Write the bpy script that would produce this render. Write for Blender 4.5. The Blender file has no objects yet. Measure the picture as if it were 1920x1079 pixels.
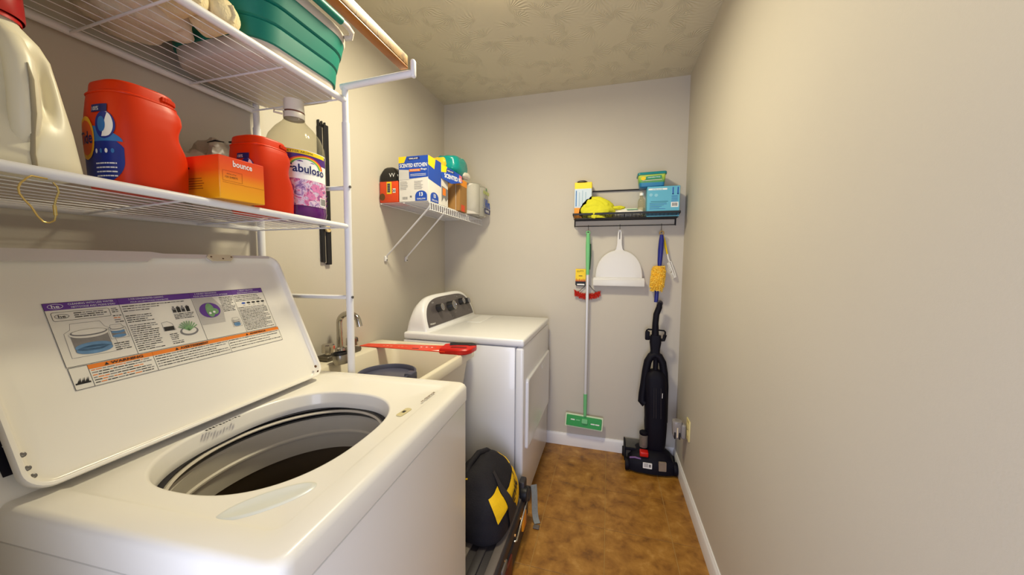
import bpy, bmesh, math, random
from math import sin, cos, pi, radians, sqrt, atan2
from mathutils import Vector, Matrix, noise

C = bpy.context.scene.collection
SC = bpy.context.scene
rnd = random.Random(7)

# ------------------------------------------------------------------ camera, world, lights, exposure
cam_d = bpy.data.cameras.new('camera')
cam = bpy.data.objects.new('camera', cam_d); C.objects.link(cam)
cam_d.sensor_fit = 'HORIZONTAL'; cam_d.sensor_width = 36.0
cam_d.lens = 652.29 / 1920 * 36.0
cam_d.clip_start = 0.02
_yaw, _pit, _rol = .2695, -.0703, .0088
_f = Vector((-sin(_yaw) * cos(_pit), cos(_yaw) * cos(_pit), sin(_pit)))
_r = Vector((cos(_yaw), sin(_yaw), 0)); _u = _r.cross(_f)
_r2 = cos(_rol) * _r + sin(_rol) * _u; _u2 = -sin(_rol) * _r + cos(_rol) * _u
cam.matrix_world = Matrix(((_r2.x, _u2.x, -_f.x, 0), (_r2.y, _u2.y, -_f.y, 0), (_r2.z, _u2.z, -_f.z, 1.289), (0, 0, 0, 1)))
SC.camera = cam

w = bpy.data.worlds.new('daylight'); SC.world = w; w.use_nodes = True
w.node_tree.nodes['Background'].inputs[0].default_value = (0.62, 0.72, 0.9, 1)
w.node_tree.nodes['Background'].inputs[1].default_value = 0.6

def area(name, loc, target, sx, sy, watt, col):
    d = bpy.data.lights.new(name, 'AREA'); d.shape = 'RECTANGLE'; d.size = sx; d.size_y = sy
    d.energy = watt; d.color = col
    o = bpy.data.objects.new(name, d); C.objects.link(o); o.location = loc
    o.rotation_euler = (Vector(target) - Vector(loc)).to_track_quat('-Z', 'Y').to_euler()
    return o

# daylight of the adjoining room coming in through the doorway behind the camera
area('doorway_daylight', (0.0, -.75, .95), (0.05, 2.0, .75), 0.80, 1.4, 27.0, (0.72, 0.77, 1.0))
# bulb of the ceiling lamp
_d = bpy.data.lights.new('ceiling_bulb', 'AREA'); _d.shape = 'DISK'; _d.size = 0.24; _d.energy = 19.0; _d.color = (1.0, 0.92, 0.66)
_o = bpy.data.objects.new('ceiling_bulb', _d); C.objects.link(_o); _o.location = (-.44, 1.30, 2.376)

SC.view_settings.view_transform = 'Standard'; SC.view_settings.look = 'None'
SC.view_settings.gamma = 1.0; SC.view_settings.use_curve_mapping = False
SC.view_settings.exposure = 0.06
try:
    SC.cycles.max_bounces = 8; SC.cycles.diffuse_bounces = 5; SC.cycles.transparent_max_bounces = 12
    SC.cycles.sample_clamp_indirect = 4.0; SC.cycles.caustics_reflective = False
except Exception: pass

# ------------------------------------------------------------------ materials
def lin(c):
    return tuple(((v / 255) / 12.92 if v / 255 <= .04045 else ((v / 255 + .055) / 1.055) ** 2.4) for v in c)

def mat(name, rgb, rough=.5, metal=0, spec=.5, coat=0, trans=0, ior=1.45, var=(14, .05), bump=None, emit=None, alpha=1.0):
    """procedural principled material: base colour broken up by a noise, optional noise relief"""
    m = bpy.data.materials.new(name); m.use_nodes = True
    nt = m.node_tree; N = nt.nodes; L = nt.links; b = N['Principled BSDF']
    c = lin(rgb)
    b.inputs['Base Color'].default_value = (*c, 1); b.inputs['Roughness'].default_value = rough
    b.inputs['Metallic'].default_value = metal; b.inputs['Specular IOR Level'].default_value = spec
    b.inputs['Coat Weight'].default_value = coat; b.inputs['Transmission Weight'].default_value = trans
    b.inputs['IOR'].default_value = ior; b.inputs['Alpha'].default_value = alpha
    tc = N.new('ShaderNodeTexCoord')
    if var:
        n = N.new('ShaderNodeTexNoise'); n.inputs['Scale'].default_value = var[0]; n.inputs['Detail'].default_value = 4
        L.new(tc.outputs['Object'], n.inputs['Vector'])
        mx = N.new('ShaderNodeMix'); mx.data_type = 'RGBA'
        mx.inputs['A'].default_value = (*[max(0, v * (1 - var[1])) for v in c], 1)
        mx.inputs['B'].default_value = (*[min(1, v * (1 + var[1])) for v in c], 1)
        L.new(n.outputs['Fac'], mx.inputs['Factor']); L.new(mx.outputs['Result'], b.inputs['Base Color'])
    if bump:
        n2 = N.new('ShaderNodeTexNoise'); n2.inputs['Scale'].default_value = bump[0]; n2.inputs['Detail'].default_value = 3
        L.new(tc.outputs['Object'], n2.inputs['Vector'])
        bp = N.new('ShaderNodeBump'); bp.inputs['Strength'].default_value = bump[1]; bp.inputs['Distance'].default_value = .004
        L.new(n2.outputs['Fac'], bp.inputs['Height']); L.new(bp.outputs['Normal'], b.inputs['Normal'])
    if emit:
        b.inputs['Emission Color'].default_value = (*lin(emit[0]), 1); b.inputs['Emission Strength'].default_value = emit[1]
    return m

def ramp_mat(name, scale, stops, rough=.5, detail=6, dist=0.0, bump=0.0, vec=(1, 1, 1), coat=0):
    m = bpy.data.materials.new(name); m.use_nodes = True
    nt = m.node_tree; N = nt.nodes; L = nt.links; b = N['Principled BSDF']
    tc = N.new('ShaderNodeTexCoord'); mp = N.new('ShaderNodeMapping'); mp.inputs['Scale'].default_value = vec
    n = N.new('ShaderNodeTexNoise'); n.inputs['Scale'].default_value = scale; n.inputs['Detail'].default_value = detail
    n.inputs['Distortion'].default_value = dist; n.inputs['Roughness'].default_value = .62
    r = N.new('ShaderNodeValToRGB')
    while len(r.color_ramp.elements) < len(stops): r.color_ramp.elements.new(.5)
    for e, (p, c) in zip(r.color_ramp.elements, stops): e.position = p; e.color = (*lin(c), 1)
    L.new(tc.outputs['Object'], mp.inputs['Vector']); L.new(mp.outputs['Vector'], n.inputs['Vector'])
    L.new(n.outputs['Fac'], r.inputs['Fac']); L.new(r.outputs['Color'], b.inputs['Base Color'])
    b.inputs['Roughness'].default_value = rough; b.inputs['Coat Weight'].default_value = coat
    if bump:
        bp = N.new('ShaderNodeBump'); bp.inputs['Strength'].default_value = bump; bp.inputs['Distance'].default_value = .003
        L.new(n.outputs['Fac'], bp.inputs['Height']); L.new(bp.outputs['Normal'], b.inputs['Normal'])
    return m

def clear_mat(name, rgb, rough=.08, mixv=.8):
    """thin clear plastic film / wall: mostly see-through with gloss"""
    m = bpy.data.materials.new(name); m.use_nodes = True
    nt = m.node_tree; N = nt.nodes; L = nt.links
    out = N['Material Output']; b = N['Principled BSDF']
    b.inputs['Base Color'].default_value = (*[v * .6 for v in lin(rgb)], 1); b.inputs['Roughness'].default_value = rough
    t = N.new('ShaderNodeBsdfTransparent'); t.inputs['Color'].default_value = (*[min(1, .55 + .45 * v) for v in lin(rgb)], 1)
    n = N.new('ShaderNodeTexNoise'); n.inputs['Scale'].default_value = 30
    lw = N.new('ShaderNodeLayerWeight'); lw.inputs['Blend'].default_value = .35
    mm = N.new('ShaderNodeMapRange'); mm.inputs['To Min'].default_value = 1 - mixv; mm.inputs['To Max'].default_value = min(1, 1.35 - mixv)
    L.new(lw.outputs['Facing'], mm.inputs['Value'])
    mx = N.new('ShaderNodeMixShader'); L.new(mm.outputs['Result'], mx.inputs['Fac'])
    L.new(t.outputs[0], mx.inputs[1]); L.new(b.outputs[0], mx.inputs[2]); L.new(mx.outputs[0], out.inputs['Surface'])
    return m

# ------------------------------------------------------------------ mesh building
def frame(o, x, y):
    x = Vector(x).normalized(); y = Vector(y); z = x.cross(y).normalized(); y = z.cross(x)
    return Matrix(((x.x, y.x, z.x, o[0]), (x.y, y.y, z.y, o[1]), (x.z, y.z, z.z, o[2]), (0, 0, 0, 1)))

_text_cache = {}
def text_geo(s, bold=0):
    k = (s, bold)
    if k not in _text_cache:
        cu = bpy.data.curves.new('t', 'FONT'); cu.body = s; cu.size = 1; cu.align_x = 'CENTER'; cu.align_y = 'CENTER'
        cu.resolution_u = 2; cu.offset = bold
        o = bpy.data.objects.new('t', cu); C.objects.link(o)
        dg = bpy.context.evaluated_depsgraph_get(); me = bpy.data.meshes.new_from_object(o.evaluated_get(dg))
        V = [tuple(v.co) for v in me.vertices]; F = [tuple(p.vertices) for p in me.polygons]
        bpy.data.objects.remove(o); bpy.data.curves.remove(cu); bpy.data.meshes.remove(me)
        xs = [v[0] for v in V] or [0]; cx = (min(xs) + max(xs)) / 2; w_ = max(xs) - min(xs)
        ys = [v[1] for v in V] or [0]; cy = (min(ys) + max(ys)) / 2; h_ = max(ys) - min(ys)
        _text_cache[k] = ([(v[0] - cx, v[1] - cy) for v in V], F, w_, h_)
    return _text_cache[k]

def rrect(hx, hy, r, seg=5, cx=0, cy=0):
    """rounded rectangle outline, counter-clockwise"""
    P = []
    for qx, qy, a0 in ((1, 1, 0), (-1, 1, 90), (-1, -1, 180), (1, -1, 270)):
        for i in range(seg + 1):
            a = radians(a0 + 90 * i / seg)
            P.append((cx + qx * (hx - r) + r * cos(a), cy + qy * (hy - r) + r * sin(a)))
    return P

def spow(v, e): return math.copysign(abs(v) ** e, v)

class MB:
    def __init__(s): s.V = []; s.F = []; s.mats = []
    def mi(s, m):
        if m not in s.mats: s.mats.append(m)
        return s.mats.index(m)
    def add(s, V, F, m, M=None):
        k = len(s.V); i = s.mi(m)
        if M is not None: V = [M @ Vector(v) for v in V]
        s.V += [tuple(v) for v in V]; s.F += [(tuple(a + k for a in f), i) for f in F]
        return s
    def bmadd(s, bm, m, M=None):
        bm.verts.index_update()
        s.add([tuple(v.co) for v in bm.verts], [[v.index for v in f.verts] for f in bm.faces], m, M); bm.free(); return s
    def box(s, a, b, m, bev=0, seg=2, M=None):
        bm = bmesh.new(); bmesh.ops.create_cube(bm, size=1)
        for v in bm.verts: v.co = Vector([(a[i] + b[i]) / 2 + v.co[i] * (b[i] - a[i]) for i in range(3)])
        if bev: bmesh.ops.bevel(bm, geom=bm.edges[:], offset=bev, segments=seg, profile=.5, affect='EDGES', clamp_overlap=True)
        return s.bmadd(bm, m, M)
    def loft(s, rings, m, cap0=True, cap1=True, closed=True, M=None):
        n = len(rings[0]); V = [p for r in rings for p in r]; F = []
        for i in range(len(rings) - 1):
            for j in range(n if closed else n - 1):
                k = (j + 1) % n; F.append((i * n + j, i * n + k, (i + 1) * n + k, (i + 1) * n + j))
        if cap0: F.append(tuple(range(n))[::-1])
        if cap1: F.append(tuple(range((len(rings) - 1) * n, len(rings) * n)))
        return s.add(V, F, m, M)
    def prism(s, poly, z0, z1, m, M=None, bev=0):
        if bev:
            cx = sum(p[0] for p in poly) / len(poly); cy = sum(p[1] for p in poly) / len(poly)
            def sh(d):
                out = []
                for x, y in poly:
                    l = sqrt((x - cx) ** 2 + (y - cy) ** 2) or 1; f = max(0, 1 - d / l); out.append((cx + (x - cx) * f, cy + (y - cy) * f))
                return out
            sg = 1 if z1 > z0 else -1
            rings = [[(x, y, z0) for x, y in sh(bev)], [(x, y, z0 + sg * bev) for x, y in poly], [(x, y, z1 - sg * bev) for x, y in poly], [(x, y, z1) for x, y in sh(bev)]]
        else: rings = [[(x, y, z0) for x, y in poly], [(x, y, z1) for x, y in poly]]
        return s.loft(rings, m, M=M)
    def lathe(s, prof, m, seg=24, M=None, cap0=False, cap1=False, sx=1, sy=1):
        return s.loft([[(r * cos(2 * pi * j / seg) * sx, r * sin(2 * pi * j / seg) * sy, z) for j in range(seg)] for r, z in prof], m, cap0, cap1, M=M)
    def cyl(s, p0, p1, r0, m, r1=None, seg=14, cap=True):
        return s.tube([p0, p1], [r0, r0 if r1 is None else r1], m, seg, cap=cap)
    def tube(s, pts, r, m, seg=8, closed=False, cap=True, flat=1.0):
        P = [Vector(p) for p in pts]; n = len(P); rings = []
        R = r if isinstance(r, (list, tuple)) else [r] * n
        t0 = (P[1] - P[0]).normalized(); up = Vector((0, 0, 1)) if abs(t0.z) < .9 else Vector((1, 0, 0))
        nx = t0.cross(up).normalized()
        for i in range(n):
            if closed: t = (P[(i + 1) % n] - P[i - 1]).normalized()
            else: t = (P[min(i + 1, n - 1)] - P[max(i - 1, 0)]).normalized()
            nx = (nx - t * nx.dot(t)); nx = nx.normalized() if nx.length > 1e-6 else t.orthogonal().normalized()
            ny = t.cross(nx)
            rings.append([tuple(P[i] + (nx * cos(2 * pi * j / seg) + ny * sin(2 * pi * j / seg) * flat) * R[i]) for j in range(seg)])
        if closed: rings.append(rings[0]); cap = False
        return s.loft(rings, m, cap, cap)
    def grid(s, f, nu, nv, m, M=None):
        V = [f(i / nu, j / nv) for j in range(nv + 1) for i in range(nu + 1)]
        F = [(j * (nu + 1) + i, j * (nu + 1) + i + 1, (j + 1) * (nu + 1) + i + 1, (j + 1) * (nu + 1) + i) for j in range(nv) for i in range(nu)]
        return s.add(V, F, m, M)
    def sphere(s, c, r, m, seg=16, M=None):
        r = r if isinstance(r, (tuple, list)) else (r, r, r); h = seg // 2
        return s.loft([[(c[0] + r[0] * cos(2 * pi * j / seg) * sin(pi * i / h), c[1] + r[1] * sin(2 * pi * j / seg) * sin(pi * i / h), c[2] - r[2] * cos(pi * i / h)) for j in range(seg)]
                       for i in [.02] + list(range(1, h)) + [h - .02]], m, M=M)
    def rect(s, x0, y0, x1, y1, m, M, z=0):
        return s.add([(x0, y0, z), (x1, y0, z), (x1, y1, z), (x0, y1, z)], [(0, 1, 2, 3)], m, M)
    def poly(s, pts, m, M, z=0):
        return s.add([(x, y, z) for x, y in pts], [tuple(range(len(pts)))], m, M)
    def text(s, t, h, m, M=None, pos=(0, 0), z=0, bold=0, width=None, fn=None, skew=0):
        """lettering h high (cap height of the whole string box), centred on pos; width squeezes it"""
        V, F, w_, h_ = text_geo(t, bold); k = h / max(h_, 1e-6); kx = k if width is None else width / max(w_, 1e-6)
        P = [(pos[0] + x * kx + skew * y * k, pos[1] + y * k) for x, y in V]
        if fn: return s.add([fn(x, y) for x, y in P], F, m)
        return s.add([(x, y, z) for x, y in P], F, m, M)

MW = {}
def _inv(p): return MW[p.name].inverted() if p is not None else Matrix()

def mesh_of(mb, name, base, world, angle):
    V = mb.V
    if world: V = [base @ Vector(v) for v in V]
    me = bpy.data.meshes.new(name); me.from_pydata([tuple(v) for v in V], [], [f for f, _ in mb.F])
    for m in mb.mats: me.materials.append(m)
    for p, (_, i) in zip(me.polygons, mb.F): p.material_index = i
    bm = bmesh.new(); bm.from_mesh(me); bmesh.ops.recalc_face_normals(bm, faces=bm.faces[:]); bm.to_mesh(me); bm.free()
    me.shade_smooth(); me.set_sharp_from_angle(angle=radians(angle)); me.update()
    return me

def thing(name, label, cat, loc=(0, 0, 0), rz=0, group=None):
    o = bpy.data.objects.new(name, None); C.objects.link(o); o.location = loc; o.rotation_euler = (0, 0, rz); o.empty_display_size = .05
    o['label'] = label; o['category'] = cat
    if group: o['group'] = group
    MW[o.name] = Matrix.Translation(loc) @ Matrix.Rotation(rz, 4, 'Z')
    return o

def part(mb, name, parent, label=None, world=True, angle=38, stuff=False):
    o = bpy.data.objects.new(name, mesh_of(mb, name, _inv(parent), world, angle)); C.objects.link(o); o.parent = parent
    MW[o.name] = MW[parent.name]
    if label: o['label'] = label
    if stuff: o['kind'] = 'stuff'
    return o

def solo(mb, name, label, cat, loc, group=None, angle=38):
    o = bpy.data.objects.new(name, mesh_of(mb, name, Matrix.Translation(Vector(loc)).inverted(), True, angle)); C.objects.link(o); o.location = loc
    o['label'] = label; o['category'] = cat
    if group: o['group'] = group
    MW[o.name] = Matrix.Translation(loc); return o

def struct(mb, name, parent=None, angle=30):
    o = bpy.data.objects.new(name, mesh_of(mb, name, Matrix(), True, angle)); C.objects.link(o)
    if parent: o.parent = parent
    else: o['kind'] = 'structure'
    MW[o.name] = Matrix(); return o

def blob(mb, c, h, m, amp=.012, freq=14, n=2.6, seg=40, rows=22, seed=0, flat_bottom=None, rot=0):
    """soft lump: superellipsoid pushed in and out by noise, for cloth and bags"""
    def P(th, ph):
        e = 2 / n
        x = spow(cos(ph), e) * spow(cos(th), e); y = spow(cos(ph), e) * spow(sin(th), e); z = spow(sin(ph), e)
        p = Vector((x * h[0], y * h[1], z * h[2])); d = p.normalized()
        q = Vector((p.x * freq + seed * 3.1, p.y * freq - seed, p.z * freq + seed * 1.7))
        k = noise.noise(q) + .5 * noise.noise(q * 2.3) - .35 * abs(noise.noise(q * 1.6 + Vector((5, 1, 2)))) * 2
        p = p + d * amp * k
        if rot: p = Vector((p.x * cos(rot) - p.y * sin(rot), p.x * sin(rot) + p.y * cos(rot), p.z))
        p = p + Vector(c)
        if flat_bottom is not None and p.z < flat_bottom: p.z = flat_bottom + (p.z - flat_bottom) * .08
        return tuple(p)
    rings = [[P(2 * pi * j / seg, -pi / 2 + pi * i / rows) for j in range(seg)] for i in [.06] + list(range(1, rows)) + [rows - .06]]
    return mb.loft(rings, m)
# ------------------------------------------------------------------ shared materials
M_wall = mat('wall_paint', (196, 189, 177), .62, var=(3, .025), bump=(220, .06))
M_trim = mat('trim_paint', (226, 224, 224), .4, var=(8, .03))
M_white = mat('appliance_enamel', (226, 226, 228), .28, coat=.25, var=(5, .012))
M_cream = mat('washer_enamel', (228, 224, 214), .3, coat=.2, var=(4, .02))
M_rack = mat('white_coated_steel', (226, 226, 228), .38, var=(30, .03))
M_black = mat('black_plastic', (22, 21, 26), .42, var=(20, .15))
M_chrome = mat('chrome', (190, 186, 180), .14, metal=1, var=(10, .03))
M_red = mat('red_plastic', (196, 24, 16), .35, var=(10, .05))
M_yellow = mat('yellow_print', (240, 204, 22), .5, var=(10, .03))
M_wprint = mat('white_print', (236, 236, 234), .5, var=None)
M_kprint = mat('black_print', (24, 22, 24), .55, var=None)
M_gprint = mat('grey_print', (120, 118, 118), .6, var=None)
M_blue = mat('blue_print', (28, 72, 170), .5, var=(20, .06))
M_navy = mat('navy_print', (18, 28, 96), .5, var=(20, .1))
M_orangeprint = mat('orange_print', (226, 122, 26), .5, var=(20, .05))
M_purple = mat('purple_print', (96, 52, 142), .5, var=(20, .05))
M_steel = mat('dull_steel', (120, 118, 116), .4, metal=.8, var=(20, .1))

XL, XR, YB, ZC, YF = -1.201, .4533, 2.42, 2.446, -.08

# ceiling with a stomped brush texture: radiating strokes round scattered centres
def ceiling_material():
    m = bpy.data.materials.new('stomped_ceiling'); m.use_nodes = True
    nt = m.node_tree; N = nt.nodes; L = nt.links; b = N['Principled BSDF']
    b.inputs['Base Color'].default_value = (*lin((206, 197, 172)), 1); b.inputs['Roughness'].default_value = .75
    tc = N.new('ShaderNodeTexCoord')
    def stomp(scale, off, petals):
        mp = N.new('ShaderNodeMapping'); mp.inputs['Location'].default_value = off; L.new(tc.outputs['Object'], mp.inputs['Vector'])
        wn = N.new('ShaderNodeTexNoise'); wn.inputs['Scale'].default_value = 9; L.new(mp.outputs['Vector'], wn.inputs['Vector'])
        av = N.new('ShaderNodeVectorMath'); av.operation = 'MULTIPLY_ADD'; av.inputs[1].default_value = (.05, .05, 0)
        L.new(wn.outputs['Color'], av.inputs[0]); L.new(mp.outputs['Vector'], av.inputs[2])
        v = N.new('ShaderNodeTexVoronoi'); v.voronoi_dimensions = '2D'; v.inputs['Scale'].default_value = scale; L.new(av.outputs[0], v.inputs['Vector'])
        sb = N.new('ShaderNodeVectorMath'); sb.operation = 'SUBTRACT'; L.new(av.outputs[0], sb.inputs[0]); L.new(v.outputs['Position'], sb.inputs[1])
        sp = N.new('ShaderNodeSeparateXYZ'); L.new(sb.outputs[0], sp.inputs[0])
        at = N.new('ShaderNodeMath'); at.operation = 'ARCTAN2'; L.new(sp.outputs[1], at.inputs[0]); L.new(sp.outputs[0], at.inputs[1])
        ml = N.new('ShaderNodeMath'); ml.operation = 'MULTIPLY'; ml.inputs[1].default_value = petals; L.new(at.outputs[0], ml.inputs[0])
        sn = N.new('ShaderNodeMath'); sn.operation = 'SINE'; L.new(ml.outputs[0], sn.inputs[0])
        fall = N.new('ShaderNodeMapRange'); fall.inputs['From Min'].default_value = .05; fall.inputs['From Max'].default_value = .55
        fall.inputs['To Min'].default_value = 1; fall.inputs['To Max'].default_value = .05; L.new(v.outputs['Distance'], fall.inputs['Value'])
        # each centre only throws a fan of strokes in its own direction
        cs = N.new('ShaderNodeSeparateColor'); L.new(v.outputs['Color'], cs.inputs[0])
        an = N.new('ShaderNodeMath'); an.operation = 'MULTIPLY_ADD'; an.inputs[1].default_value = -6.283; L.new(cs.outputs[0], an.inputs[0]); L.new(at.outputs[0], an.inputs[2])
        co = N.new('ShaderNodeMath'); co.operation = 'COSINE'; L.new(an.outputs[0], co.inputs[0])
        fan = N.new('ShaderNodeMapRange'); fan.inputs['From Min'].default_value = -.05; fan.inputs['From Max'].default_value = .65; L.new(co.outputs[0], fan.inputs['Value'])
        mu = N.new('ShaderNodeMath'); mu.operation = 'MULTIPLY'; L.new(sn.outputs[0], mu.inputs[0]); L.new(fall.outputs[0], mu.inputs[1])
        mf = N.new('ShaderNodeMath'); mf.operation = 'MULTIPLY'; L.new(mu.outputs[0], mf.inputs[0]); L.new(fan.outputs[0], mf.inputs[1])
        return mf
    a = stomp(7.0, (0, 0, 0), 23); c = stomp(5.6, (3.3, 1.7, 0), 29)
    ad = N.new('ShaderNodeMath'); ad.operation = 'ADD'; L.new(a.outputs[0], ad.inputs[0]); L.new(c.outputs[0], ad.inputs[1])
    bp = N.new('ShaderNodeBump'); bp.inputs['Strength'].default_value = .4; bp.inputs['Distance'].default_value = .006
    L.new(ad.outputs[0], bp.inputs['Height']); L.new(bp.outputs['Normal'], b.inputs['Normal'])
    return m

m = MB(); m.box((XL - .1, YF - .1, -.08), (XR + .1, YB + .1, -.0025), mat('grout', (176, 138, 78), .8)); floor = struct(m, 'floor')
M_tile = ramp_mat('mottled_brown_vinyl', 13.0, [(.26, (92, 56, 18)), (.42, (138, 92, 32)), (.58, (162, 114, 46)), (.78, (192, 148, 80))], .42, 10, .25, .05)
tile_mesh = {}
tx = [-1.201] + [.017 + .305 * k for k in range(-3, 2)] + [.4533]
ty = [1.673 + .304 * k for k in range(-9, 3)] + [2.42]; ty = [YF] + ty if ty[0] > YF else [YF] + [v for v in ty if v > YF]
for i in range(len(tx) - 1):
    for j in range(len(ty) - 1):
        a, b_, c_, d_ = tx[i], tx[i + 1], ty[j], ty[j + 1]
        key = (round(b_ - a, 3), round(d_ - c_, 3))
        if key not in tile_mesh:
            mm = MB(); hx, hy = (b_ - a) / 2 - .0014, (d_ - c_) / 2 - .0014
            mm.box((-hx, -hy, -.0024), (hx, hy, 0), M_tile, .0008, 1); tile_mesh[key] = mesh_of(mm, 'tile', Matrix(), False, 30)
        o = bpy.data.objects.new('tile', tile_mesh[key]); C.objects.link(o); o.parent = floor
        o.location = ((a + b_) / 2, (c_ + d_) / 2, rnd.uniform(-.0002, 0))
# give every tile its own patch of the mottling
_nt = M_tile.node_tree; _mp = next(n for n in _nt.nodes if n.type == 'MAPPING')
_oi = _nt.nodes.new('ShaderNodeObjectInfo'); _vm = _nt.nodes.new('ShaderNodeVectorMath'); _vm.operation = 'SCALE'; _vm.inputs['Scale'].default_value = 1
_nt.links.new(_oi.outputs['Location'], _vm.inputs[0]); _nt.links.new(_vm.outputs[0], _mp.inputs['Location'])

m = MB(); m.box((XL - .1, YF - .1, ZC), (XR + .1, YB + .1, ZC + .08), ceiling_material()); struct(m, 'ceiling')
m = MB(); m.box((XL - .1, YF - .1, -.08), (XL, YB + .1, ZC), M_wall); struct(m, 'wall_left')
m = MB(); m.box((XR, YF - .1, -.08), (XR + .1, YB + .1, ZC), M_wall); struct(m, 'wall_right')
m = MB(); m.box((XL, YB, -.08), (XR, YB + .1, ZC), M_wall); struct(m, 'wall_back')
m = MB(); m.box((XL, YF - .1, -.08), (-.45, YF, ZC), M_wall); m.box((.40, YF - .1, -.08), (XR, YF, ZC), M_wall)
m.box((-.45, YF - .1, 2.05), (.40, YF, ZC), M_wall); struct(m, 'wall_front')
def base_prof(s): return [(0, 0), (s, 0), (s, .07), (s * .75, .078), (s * .5, .0815), (s * .42, .086), (0, .086)]
m = MB(); m.loft([[(x, YB - a, z) for a, z in base_prof(.013)] for x in (XL + .013, XR - .001)], M_trim); struct(m, 'baseboard_back')
m = MB(); m.loft([[(XR - a, y, z) for a, z in base_prof(.013)] for y in (YF, YB - .013)], M_trim); struct(m, 'baseboard_right')
m = MB(); m.loft([[(XL + a, y, z) for a, z in base_prof(.013)] for y in (YF, YB - .013)], M_trim); struct(m, 'baseboard_left')
# door casing of the doorway behind the camera
m = MB()
for x in (-.45, .40 - .0): m.box((x if x > 0 else x - .055, YF, 0), (x + .05 if x > 0 else x, YF + .015, 2.05), M_trim, .003)
m.box((-.505, YF, 2.05), (.45, YF + .015, 2.105), M_trim, .003); struct(m, 'trim_1')

# ceiling lamp, just above the frame
t = thing('ceiling_lamp', 'round frosted glass dome lamp mounted on the textured ceiling', 'lamp', (-.44, 1.30, ZC))
m = MB(); m.lathe([(.0, ZC), (.140, ZC), (.142, ZC - .010), (.132, ZC - .014)], M_trim, 32, Matrix.Translation((-.44, 1.30, 0))); part(m, 'rim', t)
m = MB(); m.lathe([(.130, ZC - .012), (.128, ZC - .024), (.110, ZC - .042), (.08, ZC - .053), (.045, ZC - .059), (.004, ZC - .061)],
                  mat('glowing_glass', (250, 240, 215), .4, emit=((255, 232, 180), 22)), 32, Matrix.Translation((-.44, 1.30, 0))); part(m, 'glass_dome', t)
# ------------------------------------------------------------------ washing machine (local frame: x to its front, y along its width, origin under the far front corner)
W = thing('washing_machine', 'white top-load washing machine with its lid standing open and a round drum opening', 'washing machine', (-.410, .984, 0), radians(3.3))
HX, HY, ZT = -.64, -.686, .92
def ring_rect(x0, x1, y0, y1, r, z, c, angs):
    """rounded rectangle sampled along rays from c at the given angles"""
    cx, cy = (x0 + x1) / 2, (y0 + y1) / 2; hx, hy = (x1 - x0) / 2, (y1 - y0) / 2; out = []
    for a in angs:
        d = (cos(a), sin(a)); lo, hi = 0, 2.0
        for _ in range(40):
            mid = (lo + hi) / 2; px, py = abs(c[0] + d[0] * mid - cx), abs(c[1] + d[1] * mid - cy)
            qx, qy = max(px - (hx - r), 0), max(py - (hy - r), 0)
            ins = px <= hx and py <= hy and (qx * qx + qy * qy <= r * r or qx == 0 or qy == 0)
            lo, hi = (mid, hi) if ins else (lo, mid)
        out.append((c[0] + d[0] * lo, c[1] + d[1] * lo, z))
    return out
OC = (-.285, -.372)
def hole(ax, ay, z, e=2.25): return [(OC[0] + spow(cos(a), 2 / e) * ax, OC[1] + spow(sin(a), 2 / e) * ay, z) for a in hang]
base_ang = [2 * pi * k / 128 for k in range(128)]
corner = [atan2(y - OC[1], x - OC[0]) % (2 * pi) for x in (0, HX) for y in (0, HY)]
corner = [(c_ + d) % (2 * pi) for c_ in corner for d in (-.05, -.03, -.015, 0, .015, .03, .05)]
hang = sorted(set(base_ang + corner))
def holeray(ax, ay, z, e=2.5):
    out = []
    for a in hang:
        c_, s_ = cos(a), sin(a); t_ = (abs(c_ / ax) ** e + abs(s_ / ay) ** e) ** (-1 / e); out.append((OC[0] + c_ * t_, OC[1] + s_ * t_, z))
    return out
m = MB()   # top panel: skirt, rolled edge, shallow tray, funnel lip of the opening
R_ = lambda d, r, z, dl=0, dn=0, df=0: ring_rect(HX + d + dl, -d, HY + d + dn, -d - df, r, z, OC, hang)
m.loft([R_(0, .022, ZT - .052), R_(0, .022, ZT - .014), R_(.003, .022, ZT - .006), R_(.008, .022, ZT - .001), R_(.014, .02, ZT),
        R_(.05, .02, ZT), R_(.054, .02, ZT - .0015), R_(.062, .018, ZT - .0045), holeray(.186, .226, ZT - .0045), holeray(.182, .222, ZT - .0055),
        holeray(.1795, .2195, ZT - .010), holeray(.177, .217, ZT - .034), holeray(.1755, .2155, ZT - .037), holeray(.178, .218, ZT - .05)], M_cream, False, False)
m.loft([[(x, y, ZT - .006) for x, y in [(-.12, -.03), (-.05, -.028), (-.05, -.012), (-.45, -.012), (-.45, -.03)]],
        [(x, y, ZT + .0012) for x, y in [(-.125, -.025), (-.056, -.025), (-.056, -.015), (-.445, -.015), (-.445, -.025)]]], M_cream)
top = part(m, 'top_panel', W, world=False, angle=50)
# detergent softener recess, lid switch hole with rust, worn print
m = MB(); sp = frame((-.124, -.578, ZT - .0046), (.62, .78, 0), (-.78, .62, 0))
def oval(a, b_, n=28, z=0): return [(a * cos(2 * pi * i / n), b_ * sin(2 * pi * i / n), z) for i in range(n)]
m.loft([oval(.066, .025, z=.0002), oval(.062, .022, z=.0022), oval(.056, .018, z=.0020), oval(.050, .013, z=.0004)], mat('pale_dish_plastic', (208, 210, 202), .3), True, True, M=sp)
part(m, 'softener_dish', W, world=False)
m = MB(); M_stain = mat('yellowed_plastic', (196, 184, 140), .5)
fr = frame((-.084, -.24, ZT - .0045), (.1, 1, 0), (-1, .1, 0))
m.prism(rrect(.024, .0085, .006, 4), .0, .0022, M_stain, fr, .001); m.rect(-.005, -.0035, .006, .004, M_kprint, fr, .0026)
part(m, 'lid_switch_hole', W, world=False, label='yellowed plate with a square black hole')
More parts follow.
